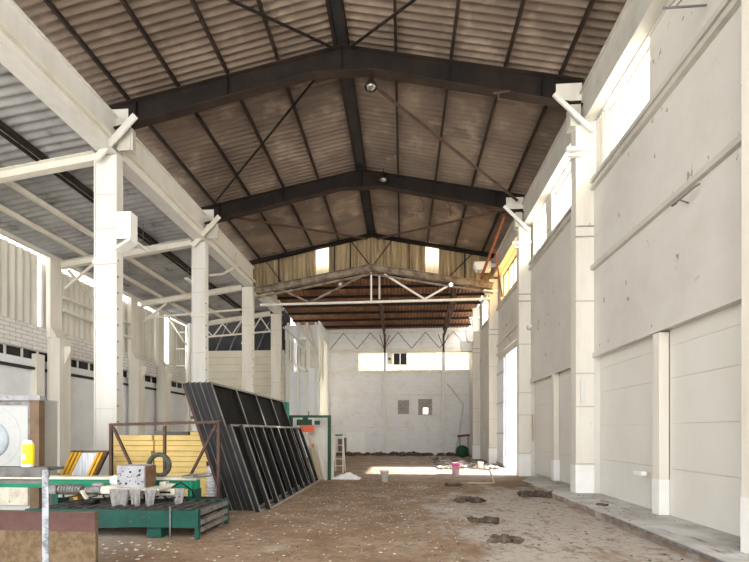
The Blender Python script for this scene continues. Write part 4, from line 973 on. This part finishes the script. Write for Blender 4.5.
for x in (-2.75, -2.35):
    MB().bar((x, 16.7, 0), (x + .05 * (1 if x < -2.5 else -1), 17.0, 1.45), .05, .03).build('rail', 'white_paint', t)
    MB().bar((x, 17.35, 0), (x + .05 * (1 if x < -2.5 else -1), 17.02, 1.45), .04, .03).build('rear_leg', 'white_paint', t)
for i in range(5): MB().box(-2.74 + i * .008, -2.36 - i * .008, 16.72 + i * .058, 16.84 + i * .058, .25 + i * .27, .28 + i * .27).build('tread', 'white_paint', t)
MB().box(-2.7, -2.4, 16.92, 17.12, 1.45, 1.5).build('top_cap', 'green', t)
# white cloth heap
cl = MB(); n = 16; vs = []
for j in range(n + 1):
    for i in range(n + 1):
        u, v = i / n * 2 - 1, j / n * 2 - 1; r_ = max(abs(u), abs(v))
        z = max(.004, .22 * (1 - r_ ** 1.4) * (.75 + .9 * mnoise.noise(V((u * 2.2, v * 2.2, 4)))))
        vs.append((-1.95 + u * .5 + .06 * mnoise.noise(V((u * 3, v * 3, 1))), 14.6 + v * .32, z))
cl.add(vs, [(j * (n + 1) + i, j * (n + 1) + i + 1, (j + 1) * (n + 1) + i + 1, (j + 1) * (n + 1) + i) for j in range(n) for i in range(n)], True)
o = cl.build('plastic_sheet', 'cloth'); tag(o, 'crumpled white sheet lying on the floor by the ladder', 'sheet')
# buckets
def bucket(x, y, r_, h_, m, label, band=None):
    t = thing('bucket', label, 'bucket', (x, y, 0))
    MB().lathe([(0, .004), (r_ * .82, .004), (r_, h_), (r_ * 1.06, h_), (r_ * 1.06, h_ - .03), (r_ * .99, h_ - .03), (r_ * .95, h_ - .002), (r_ * .8, .02), (0, .02)], (x, y, 0), 24).build('body', m, t)
    if band: MB().lathe([(r_ * .985, h_ * .72), (r_ * 1.07, h_ * .74), (r_ * 1.075, h_), (r_ * 1.03, h_ + .006)], (x, y, 0), 24).build('rim_band', band, t)
    MB().torus((x, y, h_ - .02), r_ * 1.08, .005, 'y', 20, 5, PI, 2 * PI).build('bail', 'grey_steel', t)
bucket(1.99, 16.3, .16, .44, 'pale_pink', 'pink plastic bucket on the sunlit floor', 'pink')
bucket(-.59, 13.7, .13, .36, 'bucket_white', 'white plastic bucket standing alone in the middle of the floor')
bucket(3.35, 18.8, .12, .3, 'bucket_white', 'small white bucket by the rubbish near the gateway')
tag(MB().tube([(2.0, 13.35, .03), (2.55, 13.3, .03), (2.78, 13.3, .05), (2.7, 13.6, .42), (2.0, 14.3, .44), (1.8, 14.6, .4)], .026, 8).build('bent_strip', 'wood'), 'bent pale wooden strip frame on the floor past the dirt clods', 'strip')
tag(MB().lathe([(0, -.3), (.36, -.3), (.38, -.26), (.36, -.1), (.38, 0), (.36, .1), (.38, .26), (.36, .3), (0, .3)], (3.75, 27.5, .38), 24, 'y').build('drum', 'green_dark'), 'dark green drum lying near the end wall', 'drum')
tag(MB().bar((3.6, 28.6, 1.32), (4.4, 28.7, 1.4), .1, .14).bar((3.75, 28.6, .02), (3.75, 28.6, 1.26), .05).bar((4.3, 28.7, .02), (4.3, 28.7, 1.3), .05).build('trestle', 'rust_red'), 'small red-brown trestle near the end wall pipe', 'trestle')
# clods and debris
def clod(x, y, r_, n, label, sd):
    q = random.Random(sd); m = MB()
    for i in range(n * 3):
        rr = r_ * q.uniform(.18, .5)
        m.rock((x + q.uniform(-1, 1) * r_ * 1.3, y + q.uniform(-1, 1) * r_ * .8, rr * .35), rr, (q.uniform(.8, 1.3), 1, q.uniform(.5, .8)), sd * 7 + i, 2, 1.3)
    tag(m.build('dirt_clod', 'dirt'), label, 'clod')
clod(1.5, 6.4, .16, 6, 'dark dirt clods on the floor, the ones closest to the kerb bar', 1)
clod(1.42, 7.75, .17, 7, 'dark dirt clods in the middle of the dusty floor patch', 2)
clod(1.5, 9.95, .2, 7, 'dark dirt clods at the far edge of the dusty floor patch', 3)
clod(1.5, 12.8, .17, 5, 'single dark dirt mound before the bent wooden strip', 4)
clod(3.3, 10.9, .25, 8, 'dirt heap at the broken end of the raised strip', 5)
clod(4.0, 8.9, .09, 4, 'small dark scraps on the raised concrete strip', 6)
bpy.data.objects['dirt_clod.005'].location.z += .12
def scatter(name, n, area, smin, smax, m, label, cat, sd, flat=.3, zf=None):
    q = random.Random(sd); mb = MB()
    for i in range(n):
        x, y = area(q); r_ = q.uniform(smin, smax); z = zf or 0
        if flat < .1:
            a = q.uniform(0, PI); w_, l_ = r_, r_ * q.uniform(.6, 1.4)
            c_, s_ = math.cos(a), math.sin(a); P = [(x + u * c_ * w_ - v * s_ * l_, y + u * s_ * w_ + v * c_ * l_, z + .004 + r_ * .12 * q.random()) for u, v in ((-1, -1), (1, -.8), (.8, 1), (-.9, .7))]
            mb.add(P + [(p[0], p[1], 0.001 + z) for p in P], [(0, 1, 2, 3), (0, 4, 5, 1), (1, 5, 6, 2), (2, 6, 7, 3), (3, 7, 4, 0)])
        else: mb.rock((x, y, r_ * flat * .5 + z), r_, (1, 1, flat), i + sd, 1, .9)
    tag(mb.build(name, m), label, cat, kind='stuff')
scatter('paint_flakes', 700, lambda q: (q.gauss(-1.2, 1.5), 4 + 11 * q.random()), .005, .017, 'flake', 'pale paint flakes strewn over the brown floor', 'flakes', 5, .05)
scatter('far_rubble', 150, lambda q: (q.uniform(-5.0, 4.4), YF - .42 - abs(q.gauss(0, .4))), .1, .3, 'dirt', 'dark rubble heaped along the foot of the end wall', 'rubble', 9, .55)
scatter('gateway_litter', 170, lambda q: (q.uniform(1.6, 4.3), 18.5 + abs(q.gauss(0, 3))), .06, .2, 'rubble_mix', 'mixed rubble and scraps on the floor past the gateway', 'rubble', 12, .5)
scatter('kerb_litter', 90, lambda q: (q.uniform(3.75, 4.5), 7 + 7 * q.random()), .005, .018, 'dirt', 'dark crumbs strewn on the raised strip', 'crumbs', 15, .3, .12)
scatter('soil_crumbs', 500, lambda q: (q.uniform(-2.4, 3.5), 4.5 + 13 * q.random()), .006, .02, 'dirt', 'brown soil crumbs over the floor', 'crumbs', 21, .5)
scatter('machine_litter', 60, lambda q: (q.uniform(-5.5, -3.2), q.uniform(5.0, 6.0)), .008, .025, 'flake', 'pale scraps in front of the roller bed', 'scraps', 23, .05)

# ------------------------------------------------------------------ light, camera
W = bpy.data.worlds.new('sky'); bpy.context.scene.world = W; W.use_nodes = True
bg = W.node_tree.nodes['Background']; bg.inputs[0].default_value = (.985, .985, .985, 1); bg.inputs[1].default_value = 3.0
s = bpy.data.lights.new('sun', 'SUN'); s.energy = 11; s.angle = math.radians(1.5); s.color = (1, .95, .86)
so = bpy.data.objects.new('sun', s); C.objects.link(so)
dirn = V((-.78, .02, -.62)); so.rotation_euler = dirn.to_track_quat('-Z', 'Y').to_euler()

F_, VX, VY = 428., 403., 432.
cam = bpy.data.cameras.new('camera'); co = bpy.data.objects.new('camera', cam); C.objects.link(co)
th = math.atan((VX - 374.5) / F_)
co.location = (0, 0, 1.6); co.rotation_euler = (PI / 2, 0, th)
cam.sensor_width = 36; cam.sensor_fit = 'HORIZONTAL'; cam.lens = F_ / 749 * 36
cam.shift_y = (VY - 281) / 749; cam.clip_start = .05; cam.clip_end = 300
sc = bpy.context.scene; sc.camera = co
sc.view_settings.view_transform = 'Standard'; sc.view_settings.look = 'None'; sc.view_settings.gamma = 1; sc.view_settings.use_curve_mapping = False
sc.view_settings.exposure = .74
